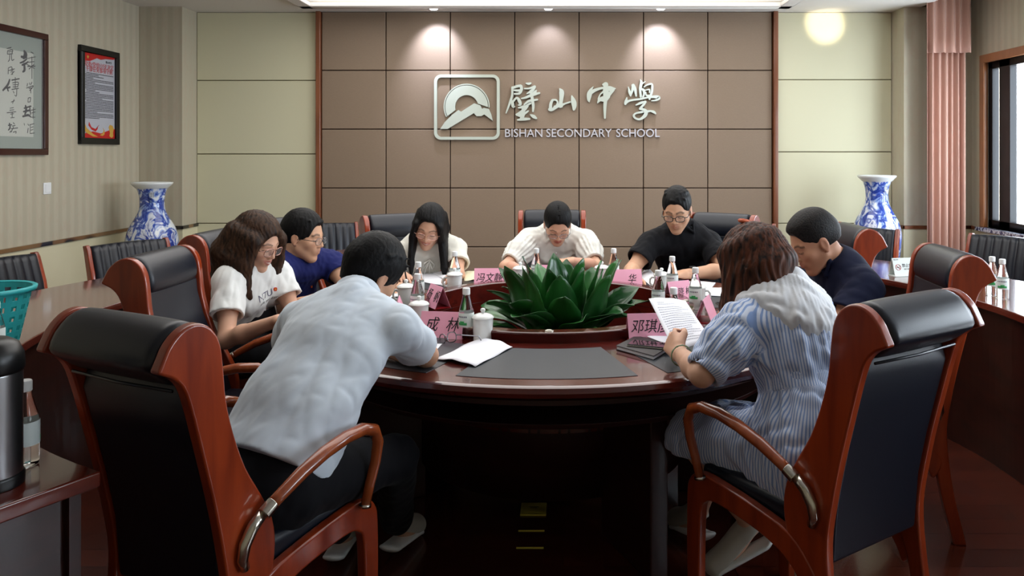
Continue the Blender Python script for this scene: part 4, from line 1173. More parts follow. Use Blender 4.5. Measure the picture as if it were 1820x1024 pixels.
fol.build('foliage', M['leaf'], pl, smooth=True, solid=.0012)
for k in range(12):
    az = lr.uniform(0, 2 * PI); st.tube([(.05 * math.cos(az), .05 * math.sin(az), .13), (.10 * math.cos(az), .10 * math.sin(az), .26)], [.005, .003], 6)
st.build('stems', M['stem'], pl, smooth=True)

# ------------------------------------------------------------------ people: signed distance fields meshed as one surface
class Fld:
    def __init__(s, lo, hi, h):
        s.lo = np.array(lo, float); s.h = h
        s.n = np.maximum(4, np.ceil((np.array(hi, float) - s.lo) / h).astype(int) + 1)
        s.ax = [s.lo[i] + h * np.arange(s.n[i]) for i in range(3)]
        s.v = np.full(tuple(s.n), .5, np.float32)
    def box(s, lo, hi):
        i0 = np.clip(np.floor((np.array(lo) - s.lo) / s.h).astype(int), 0, s.n)
        i1 = np.clip(np.ceil((np.array(hi) - s.lo) / s.h).astype(int) + 1, 0, s.n)
        sl = tuple(slice(a, b) for a, b in zip(i0, i1))
        if any(b <= a for a, b in zip(i0, i1)): return None, None
        return sl, np.meshgrid(*[s.ax[i][sl[i]] for i in range(3)], indexing='ij', sparse=True)
    def comb(s, sl, d, k, op):
        v = s.v[sl]
        if op == '+':
            h = np.maximum(k - np.abs(v - d), 0) / k if k > 0 else 0
            s.v[sl] = np.minimum(v, d) - h * h * k * .25
        elif op == '-':
            d = -d
            h = np.maximum(k - np.abs(v - d), 0) / k if k > 0 else 0
            s.v[sl] = np.maximum(v, d) + h * h * k * .25
        return s
    def cone(s, a, b, ra, rb, k=.012, op='+', flat=None):
        a = np.array(a, float); b = np.array(b, float)
        m = max(ra, rb) + k + 4 * s.h
        sl, G = s.box(np.minimum(a, b) - m, np.maximum(a, b) + m)
        if sl is None: return s
        ab = b - a; L = max(ab @ ab, 1e-12)
        X, Y, Z = G[0] - a[0], G[1] - a[1], G[2] - a[2]
        t = np.clip((X * ab[0] + Y * ab[1] + Z * ab[2]) / L, 0, 1)
        X = X - t * ab[0]; Y = Y - t * ab[1]; Z = Z - t * ab[2]
        q = X * X + Y * Y + Z * Z
        if flat is not None:
            f, fac = flat; f = np.array(f, float); dd = X * f[0] + Y * f[1] + Z * f[2]
            q = q + dd * dd * (1 / fac ** 2 - 1)
        return s.comb(sl, (np.sqrt(q) - (ra + (rb - ra) * t)).astype(np.float32), k, op)
    def ell(s, c, rad, A=None, k=.012, op='+'):
        """ellipsoid; A = three axes (vectors)"""
        c = np.array(c, float); m = max(rad) + k + 4 * s.h
        sl, G = s.box(c - m, c + m)
        if sl is None: return s
        X, Y, Z = G[0] - c[0], G[1] - c[1], G[2] - c[2]
        A = np.eye(3) if A is None else np.array([list(a) for a in A], float)
        u = [(X * a[0] + Y * a[1] + Z * a[2]) for a in A]
        k0 = np.sqrt(sum((u[i] / rad[i]) ** 2 for i in range(3))); k1 = np.sqrt(sum((u[i] / rad[i] ** 2) ** 2 for i in range(3))) + 1e-6
        return s.comb(sl, (k0 * (k0 - 1) / k1).astype(np.float32), k, op)
    def torus(s, c, nrm, Rr, r, k=.008, op='+', tall=1):
        c = np.array(c, float); m = Rr + r * tall + k + 4 * s.h
        sl, G = s.box(c - m, c + m)
        X, Y, Z = G[0] - c[0], G[1] - c[1], G[2] - c[2]
        n_ = np.array(nrm, float); hgt = X * n_[0] + Y * n_[1] + Z * n_[2]
        rr_ = np.sqrt(np.maximum(X * X + Y * Y + Z * Z - hgt * hgt, 0)) - Rr
        return s.comb(sl, (np.sqrt(rr_ ** 2 + (hgt / tall) ** 2) - r).astype(np.float32), k, op)
    def half(s, p, n_, k=.004, lo=None, hi=None):
        """cut away everything on the side n points to"""
        lo = s.lo if lo is None else lo; hi = s.lo + s.h * s.n if hi is None else hi
        sl, G = s.box(lo, hi)
        d = -((G[0] - p[0]) * n_[0] + (G[1] - p[1]) * n_[1] + (G[2] - p[2]) * n_[2])
        return s.comb(sl, d.astype(np.float32) + 0 * s.v[sl], k, '-')
    def folds(s, amp, scale, seed=0, along=(0, 0, 1), lo=None, ridge=True):
        idx = np.argwhere(np.abs(s.v) < .03)
        if len(idx) == 0: return s
        p = s.lo + idx * s.h; r_ = np.random.RandomState(seed)
        acc = 0
        for o in range(3):
            w = r_.normal(size=(3, 3)) / scale * (1.7 ** o); w[:, 2] *= .6
            ph = r_.uniform(0, 6, 3)
            q = p @ w.T + ph
            n_ = np.sin(q[:, 0] + 1.3 * np.sin(q[:, 1])) * np.cos(q[:, 2] * .7 + np.sin(q[:, 0] * .6))
            acc = acc + ((1 - 2 * np.abs(n_)) if ridge else n_) / (1.7 ** o)
        s.v[tuple(idx.T)] += (amp * acc).astype(np.float32)
        return s
    def radial(s, c, ax, amp, num, r0, r1, lo=None):
        """gathers running out from an axis"""
        idx = np.argwhere(np.abs(s.v) < .03); p = s.lo + idx * s.h - np.array(c, float)
        a = np.array(ax, float); h = p @ a; q = p - h[:, None] * a
        e1 = np.cross(a, [0.3, .5, .8]); e1 /= np.linalg.norm(e1); e2 = np.cross(a, e1)
        an = np.arctan2(q @ e1, q @ e2)
        m_ = ((h > r0) & (h < r1)) * np.clip((h - r0) / .03, 0, 1) * np.clip((r1 - h) / .03, 0, 1)
        s.v[tuple(idx.T)] += (amp * m_ * np.sin(an * num + 2 * np.sin(an * 3))).astype(np.float32)
        return s
    def strands(s, c, ax, amp, num, wave=0, wl=.08):
        """fine locks running down round an axis"""
        idx = np.argwhere(np.abs(s.v) < .03); p = s.lo + idx * s.h - np.array(c, float)
        a = np.array(ax, float); h = p @ a; q = p - h[:, None] * a
        e1 = np.cross(a, [0.3, .5, .8]); e1 /= np.linalg.norm(e1); e2 = np.cross(a, e1)
        an = np.arctan2(q @ e1, q @ e2) + wave * np.sin(h / wl * 2 * PI + 2 * np.sin(np.arctan2(q @ e1, q @ e2) * 3))
        s.v[tuple(idx.T)] += (amp * (np.sin(an * num) + .6 * np.sin(an * num * 1.7 + 1 + h * 30))).astype(np.float32)
        return s
    def mesh(s, name='body', smooth=1):
        f = s.v; sg = f < 0
        nx, ny, nz = f.shape
        C = [(i, j, k) for i in (0, 1) for j in (0, 1) for k in (0, 1)]
        cnt = np.zeros((nx - 1, ny - 1, nz - 1), np.int8)
        for i, j, k in C: cnt += sg[i:nx - 1 + i, j:ny - 1 + j, k:nz - 1 + k]
        act = (cnt > 0) & (cnt < 8)
        idx = np.argwhere(act); N = len(idx)
        vid = np.full(act.shape, -1, np.int64); vid[act] = np.arange(N)
        val = np.stack([f[idx[:, 0] + i, idx[:, 1] + j, idx[:, 2] + k] for i, j, k in C], 1)
        acc = np.zeros((N, 3)); num = np.zeros(N)
        for a in range(8):
            for b in range(a + 1, 8):
                if sum(abs(C[a][q] - C[b][q]) for q in range(3)) != 1: continue
                va, vb = val[:, a], val[:, b]; cr = (va < 0) != (vb < 0)
                t = np.where(cr, va / np.where(cr, va - vb, 1), 0)
                pos = np.array(C[a]) + t[:, None] * (np.array(C[b]) - np.array(C[a]))
                acc += pos * cr[:, None]; num += cr
        V = s.lo + s.h * (idx + acc / num[:, None])
        F = []
        for ax in range(3):
            sh = [slice(None)] * 3; sh2 = [slice(None)] * 3; sh[ax] = slice(0, -1); sh2[ax] = slice(1, None)
            A, B = sg[tuple(sh)], sg[tuple(sh2)]
            e = np.argwhere(A != B); o1, o2 = (ax + 1) % 3, (ax + 2) % 3
            ok = (e[:, o1] > 0) & (e[:, o2] > 0) & (e[:, o1] < f.shape[o1] - 1) & (e[:, o2] < f.shape[o2] - 1); e = e[ok]
            d1 = np.zeros(3, int); d1[o1] = 1; d2 = np.zeros(3, int); d2[o2] = 1
            q = [vid[tuple((e - x).T)] for x in (d1 + d2, d2, 0 * d1, d1)]
            Q = np.stack(q, 1); fl = ~A[tuple(e.T)]
            Q[fl] = Q[fl][:, ::-1]; F.append(Q)
        F = np.concatenate(F)
        for _ in range(smooth):
            sm = np.zeros_like(V); ct = np.zeros(N)
            for a, b in ((0, 1), (1, 2), (2, 3), (3, 0)):
                np.add.at(sm, F[:, a], V[F[:, b]]); np.add.at(ct, F[:, a], 1)
                np.add.at(sm, F[:, b], V[F[:, a]]); np.add.at(ct, F[:, b], 1)
            V = V * .5 + .5 * sm / np.maximum(ct, 1)[:, None]
        me = bpy.data.meshes.new(name)
        me.vertices.add(N); me.vertices.foreach_set('co', V.ravel())
        me.loops.add(len(F) * 4); me.loops.foreach_set('vertex_index', F.ravel().astype(np.int32))
        me.polygons.add(len(F)); me.polygons.foreach_set('loop_start', np.arange(0, len(F) * 4, 4, dtype=np.int32))
        me.update(calc_edges=True); me.validate()
        return me, V

V3 = Vector
def nz(v): return Vector(v).normalized()

class Person:
    """J: joints in world space. parts are meshed in world space and parented to an empty at the pelvis' floor point"""
    def __init__(s, label, J, f, up=(0, 0, 1), skin='skin_mid', hs=1.0, build=1.0, female=False, h=.005):
        s.J = {k: Vector(v) for k, v in J.items()}; s.sk = M[skin]; s.hs = hs; s.bd = build; s.fem = female; s.h = h
        s.root = empty('person', (s.J['pelvis'].x, s.J['pelvis'].y, 0), 0, label, 'person')
        s.f = nz(f); s.r = s.f.cross(Vector(up)).normalized(); s.u = s.r.cross(s.f).normalized()
        s.hc = s.J['head']
        J = s.J
        s.across = (J['shR'] - J['shL']).normalized()
        s.tup = (J['neck'] - J['pelvis']).normalized()
        s.tf = s.tup.cross(s.across).normalized(); s.across = s.tf.cross(s.tup).normalized()   # torso forward
    def H(s, x, y, z): return s.hc + (s.r * x + s.f * y + s.u * z) * s.hs
    def put(s, name, me, mat, parent=None):
        o = mesh_obj(name, me, mat, parent or s.root, True)
        if not parent: o.matrix_parent_inverse = Matrix.Translation(-s.root.location)
        return o
    def bounds(s, keys, m):
        P_ = [s.J[k] for k in keys]
        return [min(p[i] for p in P_) - m for i in range(3)], [max(p[i] for p in P_) + m for i in range(3)]
    def torso(s, F, off=0, k=.05, belly=0, hipx=0):
        J = s.J; b = s.bd; pe, ne = J['pelvis'], J['neck']; tf = s.tf; fl = (tf, .70)
        L = ne - pe
        hip, wst, che = (.150, .118, .132) if s.fem else (.148, .132, .148)
        if s.fem: hip, wst, che = .152, .12, .132
        bend = tf * -.018
        p1, p2, p3 = pe + L * .02, pe + L * .36 + bend, pe + L * .72 + bend * .6
        F.cone(pe - L * .02, p1, hip * b + off + hipx, hip * b + off + hipx, k, flat=(tf, .78))
        F.cone(p1, p2, hip * b + off + hipx * .8, (wst + belly) * b + off, k, flat=(tf, .76))
        F.cone(p2, p3, (wst + belly) * b + off, che * b + off, k, flat=fl)
        F.cone(p3, pe + L * .82 + bend * .4, che * b + off, .125 * b + off, k, flat=(tf, .66))
        if s.fem:
            for q in (-1, 1): F.ell(pe + L * .66 + tf * (.062 * b) + s.across * q * .062, (.058 + off,) * 3, k=.04)
        shm = (J['shR'] + J['shL']) / 2
        for q in ('shR', 'shL'):
            F.cone(shm * .5 + ne * .5 - s.tup * .03, J[q] - s.tup * .006, .060 * b + off, .050 * b + off, .045)
            F.cone(ne + s.tup * .005, J[q] * .72 + ne * .28 + s.tup * .012, .050 + off, .036 * b + off, .045)
        return F
    def hand(s, F, wr, d, n_, side, curl=.5, sp=1.0, pinch=False):
        d = nz(d); n_ = nz(Vector(n_) - d * Vector(n_).dot(d)); w = d.cross(n_) * (1 if side == 'R' else -1)
        g = .95 if s.fem else 1.05
        for i, (o, l) in enumerate(((.031, .92), (.0105, 1.02), (-.0105, .96), (-.030, .76))):
            b_ = wr + d * (.085 - .006 * abs(i - 1)) * g + w * o * g * sp
            F.cone(wr + w * o * .45, b_, .0155, .0118 if i < 3 else .0105, .014)
            p = b_; th = curl * .45; fan = w * (o * 2.0 * (sp - .55))
            for j, sl in enumerate((.041, .026, .021)):
                e = p + (nz(d * math.cos(th) + n_ * math.sin(th) + fan)) * sl * l * g
                F.cone(p, e, (.0088, .0080, .0072)[j] * g, (.0082, .0073, .0062)[j] * g, .0025 if j == 0 else .001)
                p = e; th += curl * (.75 if j == 0 else .55)
        t0 = wr + d * .022 * g + w * .022; t1 = wr + d * .058 * g + w * .05 * g + n_ * .018; 
        t2 = t1 + nz(d * .9 + w * (.05 if pinch else .35) + n_ * (.45 if pinch else .2)) * .032 * g; t3 = t2 + nz(d * 1 + w * (-.3 if pinch else 0) + n_ * .35) * .026 * g
        F.cone(t0, t1, .0165, .0125, .012).cone(t1, t2, .0115, .0098, .003).cone(t2, t3, .0098, .0078, .002)
    def head(s, F):
        H = s.H; q = s.hs; A = (s.r, s.f, s.u)
        sc = lambda *a: tuple(x * q for x in a)
        F.ell(H(0, -.014, .034), sc(.0745, .095, .082), A, .01)
        F.ell(H(0, .026, -.022), sc(.0625, .062, .083), A, .03)
        F.cone(H(0, .045, -.06), H(0, .06, -.096), .034 * q, .021 * q, .025)
        for e in (-1, 1):
            F.cone(H(e * .050, .005, -.052), H(e * .014, .062, -.098), .016 * q, .015 * q, .025)
            F.ell(H(e * .040, .056, -.022), sc(.024, .022, .022), A, .02)
            F.cone(H(e * .012, .083, .022), H(e * .042, .070, .022), .0085 * q, .008 * q, .012)
            F.ell(H(e * .031, .098, .000), sc(.017, .015, .011), A, .010, '-')
            F.ell(H(e * .031, .0725, -.001), sc(.0155, .0135, .0125), A, .003)
            F.ell(H(e * .076, -.008, -.006), sc(.0085, .019, .031), A, .006)
            F.ell(H(e * .085, -.003, -.002), sc(.006, .010, .017), A, .004, '-')
            F.ell(H(e * .076, -.004, -.033), sc(.007, .010, .010), A, .004)
        F.cone(H(0, .084, .012), H(0, .104, -.026), .0075 * q, .0095 * q, .010)
        for e in (-1, 1): F.ell(H(e * .0115, .094, -.030), sc(.0078, .0095, .0072), A, .005)
        F.ell(H(0, .078, -.056), sc(.030, .016, .022), A, .015)
        F.cone(H(-.018, .087, -.052), H(0, .0945, -.0505), .004 * q, .0062 * q, .004).cone(H(0, .0945, -.0505), H(.018, .087, -.052), .0062 * q, .004 * q, .004)
        F.cone(H(-.016, .086, -.062), H(0, .092, -.0635), .0045 * q, .0072 * q, .004).cone(H(0, .092, -.0635), H(.016, .086, -.062), .0072 * q, .0045 * q, .004)
        F.cone(H(-.02, .097, -.0568), H(.02, .097, -.0568), .0022, .0022, .003, '-')
        F.ell(H(0, .072, -.100), sc(.018, .014, .014), A, .015)
    def body(s):
        J = s.J; b = s.bd
        lo, hi = s.bounds(J.keys(), .16)
        hp = [s.H(0, 0, .0)]
        lo = [min(lo[i], hp[0][i] - .14) for i in range(3)]; hi = [max(hi[i], hp[0][i] + .14) for i in range(3)]
        lo[2] = max(lo[2], 0.0)
        F = Fld(lo, hi, s.h)
        s.torso(F, -.004)
        # neck
        nk = .052 if s.fem else .06
        F.cone(J['neck'] - s.tup * .02, s.H(0, -.028, -.055), nk * 1.08, nk * .95, .03)
        s.head(F)
        for q in 'RL':
            sh, el, wr = J['sh' + q], J['el' + q], J['wr' + q]
            a = .92 if s.fem else 1.0
            F.cone(sh, sh * .5 + el * .5, .048 * b * a, .044 * b * a, .02).cone(sh * .5 + el * .5, el, .044 * b * a, .037 * b * a, .02)
            m_ = el * .68 + wr * .32
            F.cone(el, m_, .037 * b * a, .039 * b * a, .02).cone(m_, wr, .039 * b * a, .0255 * a, .02)
            hd = J.get('hd' + q); d = (hd - wr) if hd is not None else (wr - el)
            n_ = s.J.get('pn' + q, Vector((0, 0, -1)))
            s.hand(F, wr, d, n_, q, s.curl.get(q, .5) if hasattr(s, 'curl') else .55, pinch=hasattr(s, 'pinch') and q in s.pinch)
            hip = J['pelvis'] + s.across * (.085 if q == 'R' else -.085)
            kn, an, to = J['kn' + q], J['an' + q], J['to' + q]
            F.cone(hip, kn, .082 * b, .052 * b, .03).cone(kn, kn * .6 + an * .4, .050 * b, .050 * b, .02).cone(kn * .6 + an * .4, an, .050 * b, .034, .02)
            F.cone(an, to * .6 + an * .4 + Vector((0, 0, -.03)), .034, .032, .02)
        me, V = F.mesh()
        # skin tint: lips, brows, lash lines
        loc = (V - np.array(s.hc)) @ np.array([list(s.r), list(s.f), list(s.u)]).T / s.hs
        x, y, z = loc.T
        lip = np.clip(1.35 - np.sqrt((x / .0215) ** 2 + ((z + .057) / .0125) ** 2), 0, 1) * (y > .07)
        lip = np.clip(lip * 2.2, 0, 1) * (.8 if s.fem else .38)
        teeth = np.zeros_like(x)
        if getattr(s, 'smile', False):
            zc = -.057 + (x / .024) ** 2 * .006
            lip = np.clip((1.35 - np.sqrt((x / .0245) ** 2 + ((z - zc) / .0095) ** 2)) * 2.2, 0, 1) * (y > .06) * .8
            teeth = np.clip(1.3 - np.sqrt((x / .0165) ** 2 + ((z - zc) / .0032) ** 2), 0, 1) * (y > .07)
        ck = np.clip(1 - np.sqrt(((np.abs(x) - .04) / .025) ** 2 + ((z + .03) / .022) ** 2), 0, 1) * (y > .03) * .22
        ear = (np.abs(x) > .074) * (np.abs(z) < .05) * .18
        ax = np.abs(x)
        zb = .026 + .004 * np.sin((ax - .012) / .04 * PI) - np.clip(ax - .036, 0, 1) * .35
        bw = (.0035 if s.fem else .0052)
        brow = np.clip(1.3 - np.abs(z - zb) / bw, 0, 1) * (ax > .012) * (ax < .053) * (y > .04)
        zl = -.0035 - ((ax - .031) / .016) ** 2 * -.002
        lash = np.clip(1.4 - np.abs(z - zl) / .0026, 0, 1) * (ax > .016) * (ax < .047) * (y > .05)
        ca = me.color_attributes.new('tint', 'FLOAT_COLOR', 'POINT')
        arr = np.zeros((len(V), 4), np.float32); arr[:, 0] = np.maximum(np.maximum(lip, ck), ear); arr[:, 1] = np.clip(np.maximum(brow * .85, lash * .9), 0, 1); arr[:, 2] = np.clip(teeth, 0, 1); arr[:, 3] = 1
        ca.data.foreach_set('color', arr.ravel())
        s.bodyo = s.put('body', me, s.sk)
        return s
    def top(s, name, mat, off=.014, sleeve=.55, sl_r=.060, flare=.006, hem=-.06, seed=1, belly=.0, fold=.0035, puff=0, collar=None, vneck=0, h=None, hipx=0, fscale=.05, deform=None):
        """garment for the upper body: one surface with sleeves open round the arms"""
        J = s.J; b = s.bd
        keys = ['pelvis', 'neck', 'shR', 'shL', 'elR', 'elL']
        lo, hi = s.bounds(keys, .2)
        F = Fld(lo, hi, h or s.h)
        s.torso(F, off, belly=belly, hipx=hipx)
        L = J['neck'] - J['pelvis']
        for q in 'RL':
            sh, el = J['sh' + q], J['el' + q]; d = (el - sh)
            e = sh + d * sleeve
            r0 = .056 * b + off * .5; r1 = sl_r * b
            if puff:
                mid = sh + d * sleeve * .5
                F.cone(sh + s.tup * .008, mid, r0 + puff * .5, r1 + puff, .03).cone(mid, e - nz(d) * .02, r1 + puff, r1 + puff * .3, .02)
                F.cone(e - nz(d) * .03, e + nz(d) * .03, r1 + .001, r1 + .001, .006)
            else:
                F.cone(sh, e + nz(d) * .05, r0, r1 + flare, .03)
        F.folds(fold, fscale, seed)
        if puff:
            for q in 'RL':
                sh, el = J['sh' + q], J['el' + q]; d = nz(el - sh)
                F.radial(sh, d, .004, 16, .02, (el - sh).length * sleeve)
        for q in 'RL':   # sleeve openings
            sh, el = J['sh' + q], J['el' + q]; d = nz(el - sh)
            e = sh + (el - sh) * sleeve
            m_ = s.h * 0 + .12
            # remove what lies beyond the cuff plane near the arm, then hollow the cuff
            a = e; bb = e + d * .18
            sl, G = F.box(np.minimum(a, bb) - .11, np.maximum(a, bb) + .11)
            if sl is not None:
                X, Y, Z = [G[i] - a[i] for i in range(3)]
                t = X * d.x + Y * d.y + Z * d.z
                rr_ = np.sqrt(np.maximum(X * X + Y * Y + Z * Z - t * t, 0))
                cyl = np.maximum(np.maximum(-t, rr_ - (sl_r * b + flare + .03)), t - .16)
                F.comb(sl, cyl.astype(np.float32), .003, '-')
                hole = np.maximum(rr_ - (sl_r * b + flare * .7 - .016), -t - .03)
                hole = np.maximum(hole, t - .05)
                F.comb(sl, hole.astype(np.float32), .004, '-')
        # hem
        F.half(J['pelvis'] + s.tup * hem, -s.tup * 1.0)
        # neck opening
        na = nz(s.H(0, -.02, -.06) - J['neck']) if not vneck else s.tup
        c = J['neck'] + s.tup * (.035 - 0) + s.tf * .012
        F.cone(c, c + na * .12, .062, .075, .012, '-')
        if vneck: F.cone(c + s.tf * .03, c + s.tf * .085 - s.tup * vneck, .035, .012, .01, '-')
        if collar:
            hb = s.H(0, -.028, -.055); cc = J['neck'] * .45 + hb * .55 if (hb - J['neck']).length > .05 else J['neck'] + s.tup * .03
            nn = nz(nz(hb - J['neck']) * .7 + s.tup * .4)
            F.torus(cc, nn, .066, .0085, .006, tall=2.4)
            if collar == 'shirt':
                for q in (-1, 1):
                    a = cc + s.tf * .064 + s.across * q * .014; e = a + s.across * q * .045 - s.tup * .055 + s.tf * .005
                    e2 = a + s.across * q * .055 + s.tup * .0 - s.tf * .02
                    F.cone(a, e, .011, .006, .006).cone(a, e2, .012, .010, .006).cone(e, e2, .006, .009, .008)
        if deform: deform(F)
        me, V = F.mesh()
        s.topF = F
        o = s.put(name, me, mat)
        return o
    def trousers(s, mat=None, shoe=None, off=.016, seed=3, length=1.0, name='trousers'):
        J = s.J; b = s.bd
        lo, hi = s.bounds(['pelvis', 'knR', 'knL', 'anR', 'anL'], .17); lo[2] = max(0.01, lo[2])
        F = Fld(lo, hi, .008)
        pe = J['pelvis']; L = J['neck'] - pe
        F.cone(pe - L * .03, pe + L * .24, .150 * b + off * .35, .148 * b + off * .25, .04, flat=(s.tf, .80))
        for q in 'RL':
            hip = pe + s.across * (.085 if q == 'R' else -.085); kn, an = J['kn' + q], J['an' + q]
            F.cone(hip, kn, .085 * b + off, .056 * b + off, .04)
            e = kn + (an - kn) * length * .93
            F.cone(kn, e, .055 * b + off, .044 + off, .02)
        F.folds(.003, .06, seed)
        me, V = F.mesh(); o = s.put(name, me, mat or M['trousers'])
        if shoe: s.shoes(shoe)
        return o
    def shoes(s, mat):
        for q in 'RL':
            an, to = s.J['an' + q], s.J['to' + q]
            d = nz(to - an); heel = an - nz(Vector((d.x, d.y, 0))) * .035 + Vector((0, 0, -.055))
            lo = [min(a, b_) - .09 for a, b_ in zip(heel, to)]; hi = [max(a, b_) + .09 for a, b_ in zip(heel, to)]
            hi[2] = max(hi[2], an.z + .02)
            F = Fld(lo, hi, .005)
            up = nz(Vector((0, 0, 1)) - d * d.z)
            F.cone(heel, to, .036, .040, .02, flat=(up, .85)).cone(heel + d * .01 + up * .03, an - up * .0 , .037, .041, .02).cone(an * .7 + to * .3, to, .036, .032, .03)
            F.half(to - up * .028, -up, lo=lo, hi=hi)
            me, V = F.mesh(); o = s.put('shoe', me, mat)
            F2 = Fld(lo, hi, .005); F2.cone(heel - up * .020, to - up * .022, .040, .043, .01, flat=(up, .35)); me, V = F2.mesh()
            s.put('shoe_sole', me, M['cap'] if mat == M['shoe_white'] else mat, o)
    def hair(s, fn, mat, h=.005, name='hair', strands=.0):
        c = s.hc; F = Fld([c[i] - .26 for i in range(3)][:2] + [c[2] - .36], [c[i] + .26 for i in range(3)][:2] + [c[2] + .22], h)
        fn(F)
        me, V = F.mesh(); o = s.put(name, me, mat); return o
    def cap_hair(s, F, t=.010, back=-.062, top=.004, front=.055, side=.0, A=None, fold=.002):
        """close-cropped cap: shell on the cranium with the face, ears and nape left free"""
        A = (s.r, s.f, s.u); q = s.hs; H = s.H; sc = lambda *a: tuple(x * q for x in a)
        F.ell(H(0, -.018, .036 + top * .5), sc(.0755 + t, .097 + t, .083 + t + top), A, .01)
        F.cone(H(0, -.07, .01), H(0, -.062, -.045), .05 * q + t * .4, .038 * q + t * .3, .03)
        F.strands(H(0, -.05, 0), s.u, fold * .5, 34)
        for e in (-1, 1): F.ell(H(e * .022, .128, front - .090), sc(.066, .085, .142), A, .008, '-')      # face
        for e in (-1, 1):
            F.ell(H(e * .09, -.002, -.035 + side), sc(.028, .026, .048), A, .006, '-')   # round the ears
            F.ell(H(e * .095, .05, -.02 + side), sc(.03, .04, .045), A, .006, '-')
        F.half(H(0, 0, back), -s.u)
    def glasses(s, mat, rh=.017, thick=.0014):
        o = spectacles(None, Vector((0, 0, 0)), Vector((0, 1, 0)), Vector((0, 0, 1)), mat, thick=thick, rh=rh)
        for ob in [o] + list(o.children):
            for v in ob.data.vertices: v.co = s.H(*v.co) + s.f * .103 * s.hs - s.u * .002
        o.parent = s.root; o.matrix_parent_inverse = Matrix.Translation(-s.root.location)
        return o
    def badge(s, px_off, mat=None):
        pass

def on_front(p, x, z, off=.0):
    """point on the chest of person p: x along across, z along torso up (0..1), found by casting onto the garment"""
    base = p.J['pelvis'] + (p.J['neck'] - p.J['pelvis']) * z + p.across * x
    return base
def chest_point(p, garment, x, z):
    bv = BVHTree.FromPolygons([v.co.copy() for v in garment.data.vertices], [tuple(f.vertices) for f in garment.data.polygons])
    base = p.J['pelvis'] + (p.J['neck'] - p.J['pelvis']) * z + p.across * x + p.tf * .4
    hit = bv.ray_cast(base, -p.tf)
    return (hit[0], hit[1]) if hit[0] is not None else (base - p.tf * .3, p.tf)
def badge(p, garment, x, z):
    c, n_ = chest_point(p, garment, x, z)
    T = frame(c, n_.cross(Vector((0, 0, 1))) * -1, Vector((0, 0, 1)), n_)
    o = MB().prism([(-.008, -.004), (-.003, -.008), (.006, -.008), (.009, .0), (.006, .008), (-.004, .009), (-.009, .004)], -.001, .0022, 'z', T).build('lapel_badge', M['badge_red'])
    g = MB().prism([(-.003, -.004), (.005, -.003), (.002, .005), (-.004, .003)], .002, .0032, 'z', T).build('badge_crest', M['badge_gold'], o)
    o.parent = p.root; o.matrix_parent_inverse = Matrix.Translation(-p.root.location)
def seam_tube(p, pts, r, mat, name, parent=None):
    o = MB().tube(pts, r, 8).build(name, mat, smooth=True)
    o.parent = p.root; o.matrix_parent_inverse = Matrix.Translation(-p.root.location)
    return o
def legs(J, kR, kL, aR, aL, tR, tL):
    for k, v in zip(('knR', 'knL', 'anR', 'anL', 'toR', 'toL'), (kR, kL, aR, aL, tR, tL)): J[k] = Vector(v)
    return J

# ---- A: man in pale blue shirt, back to the viewer
J = dict(pelvis=(-.80, 2.135, .575), neck=(-.645, 2.46, .968), head=P(662, 488, 2.60), shR=(-.500, 2.41, .912), shL=(-.820, 2.47, .918),
         elR=(-.445, 2.57, .790), wrR=(-.64, 2.70, .785), hdR=(-.72, 2.74, .782), elL=(-.93, 2.68, .80), wrL=(-.76, 2.86, .785), hdL=(-.66, 2.88, .782))
legs(J, (-.52, 2.45, .50), (-.80, 2.49, .50), (-.60, 2.84, .12), (-.80, 2.80, .11), (-.56, 2.98, .045), (-.80, 2.95, .045))
A_ = Person('man in a pale blue short-sleeved shirt bending over the table, seen from behind', J, (.50, .62, -.60), (.15, 0, 1), 'skin_mid', .97, .97)
A_.curl = {'R': .6, 'L': .6}
A_.body()
A_.top('shirt', M['shirt_blue'], off=.020, sleeve=.70, sl_r=.062, flare=.012, hem=.022, seed=4, belly=.016, fold=.0050, hipx=.010, collar='shirt', fscale=.075)
A_.trousers(shoe=M['shoe_white'])
def hA(F):
    H = A_.H
    A_.cap_hair(F, .013, -.068, .010, .055)
    for i in range(80):   # tousled locks
        a = rnd.uniform(0, 2 * PI); r0 = rnd.uniform(.01, .085); x, y = r0 * math.cos(a), r0 * math.sin(a) - .02
        z = .122 - (x * x + (y + .02) ** 2) * 7
        F.cone(H(x, y, z - .008), H(x + rnd.uniform(-.02, .02), y + .025 + rnd.uniform(-.01, .015), z + rnd.uniform(-.004, .012)), .010, .003, .004)
A_.hair(hA, M['hair_short'])

# ---- B: long brown hair, white tee
J = dict(pelvis=(-1.45, 3.62, .575), neck=(-1.42, 3.52, .955), head=P(457, 430, 3.5), shR=(-1.43, 3.38, .895), shL=(-1.325, 3.66, .885),
         elR=(-1.375, 3.22, .685), wrR=(-1.13, 3.13, .785), hdR=(-1.04, 3.11, .785), elL=(-1.23, 3.60, .72), wrL=(-1.06, 3.42, .785), hdL=(-.98, 3.36, .785))
legs(J, (-1.07, 3.38, .53), (-1.06, 3.58, .53), (-1.02, 3.38, .10), (-1.0, 3.58, .10), (-.88, 3.35, .045), (-.86, 3.58, .045))
B_ = Person('smiling woman with long wavy brown hair, glasses and white t-shirt on the left', J, (.86, -.30, -.40), (0, 0, 1), 'skin_pale', 1.0, .98, True)
B_.smile = True
B_.body()
g = B_.top('t_shirt', M['tee_white'], off=.018, sleeve=.60, sl_r=.066, flare=.008, hem=-.02, seed=8, belly=.012, fold=.003)
B_.trousers(shoe=M['shoe_black'])
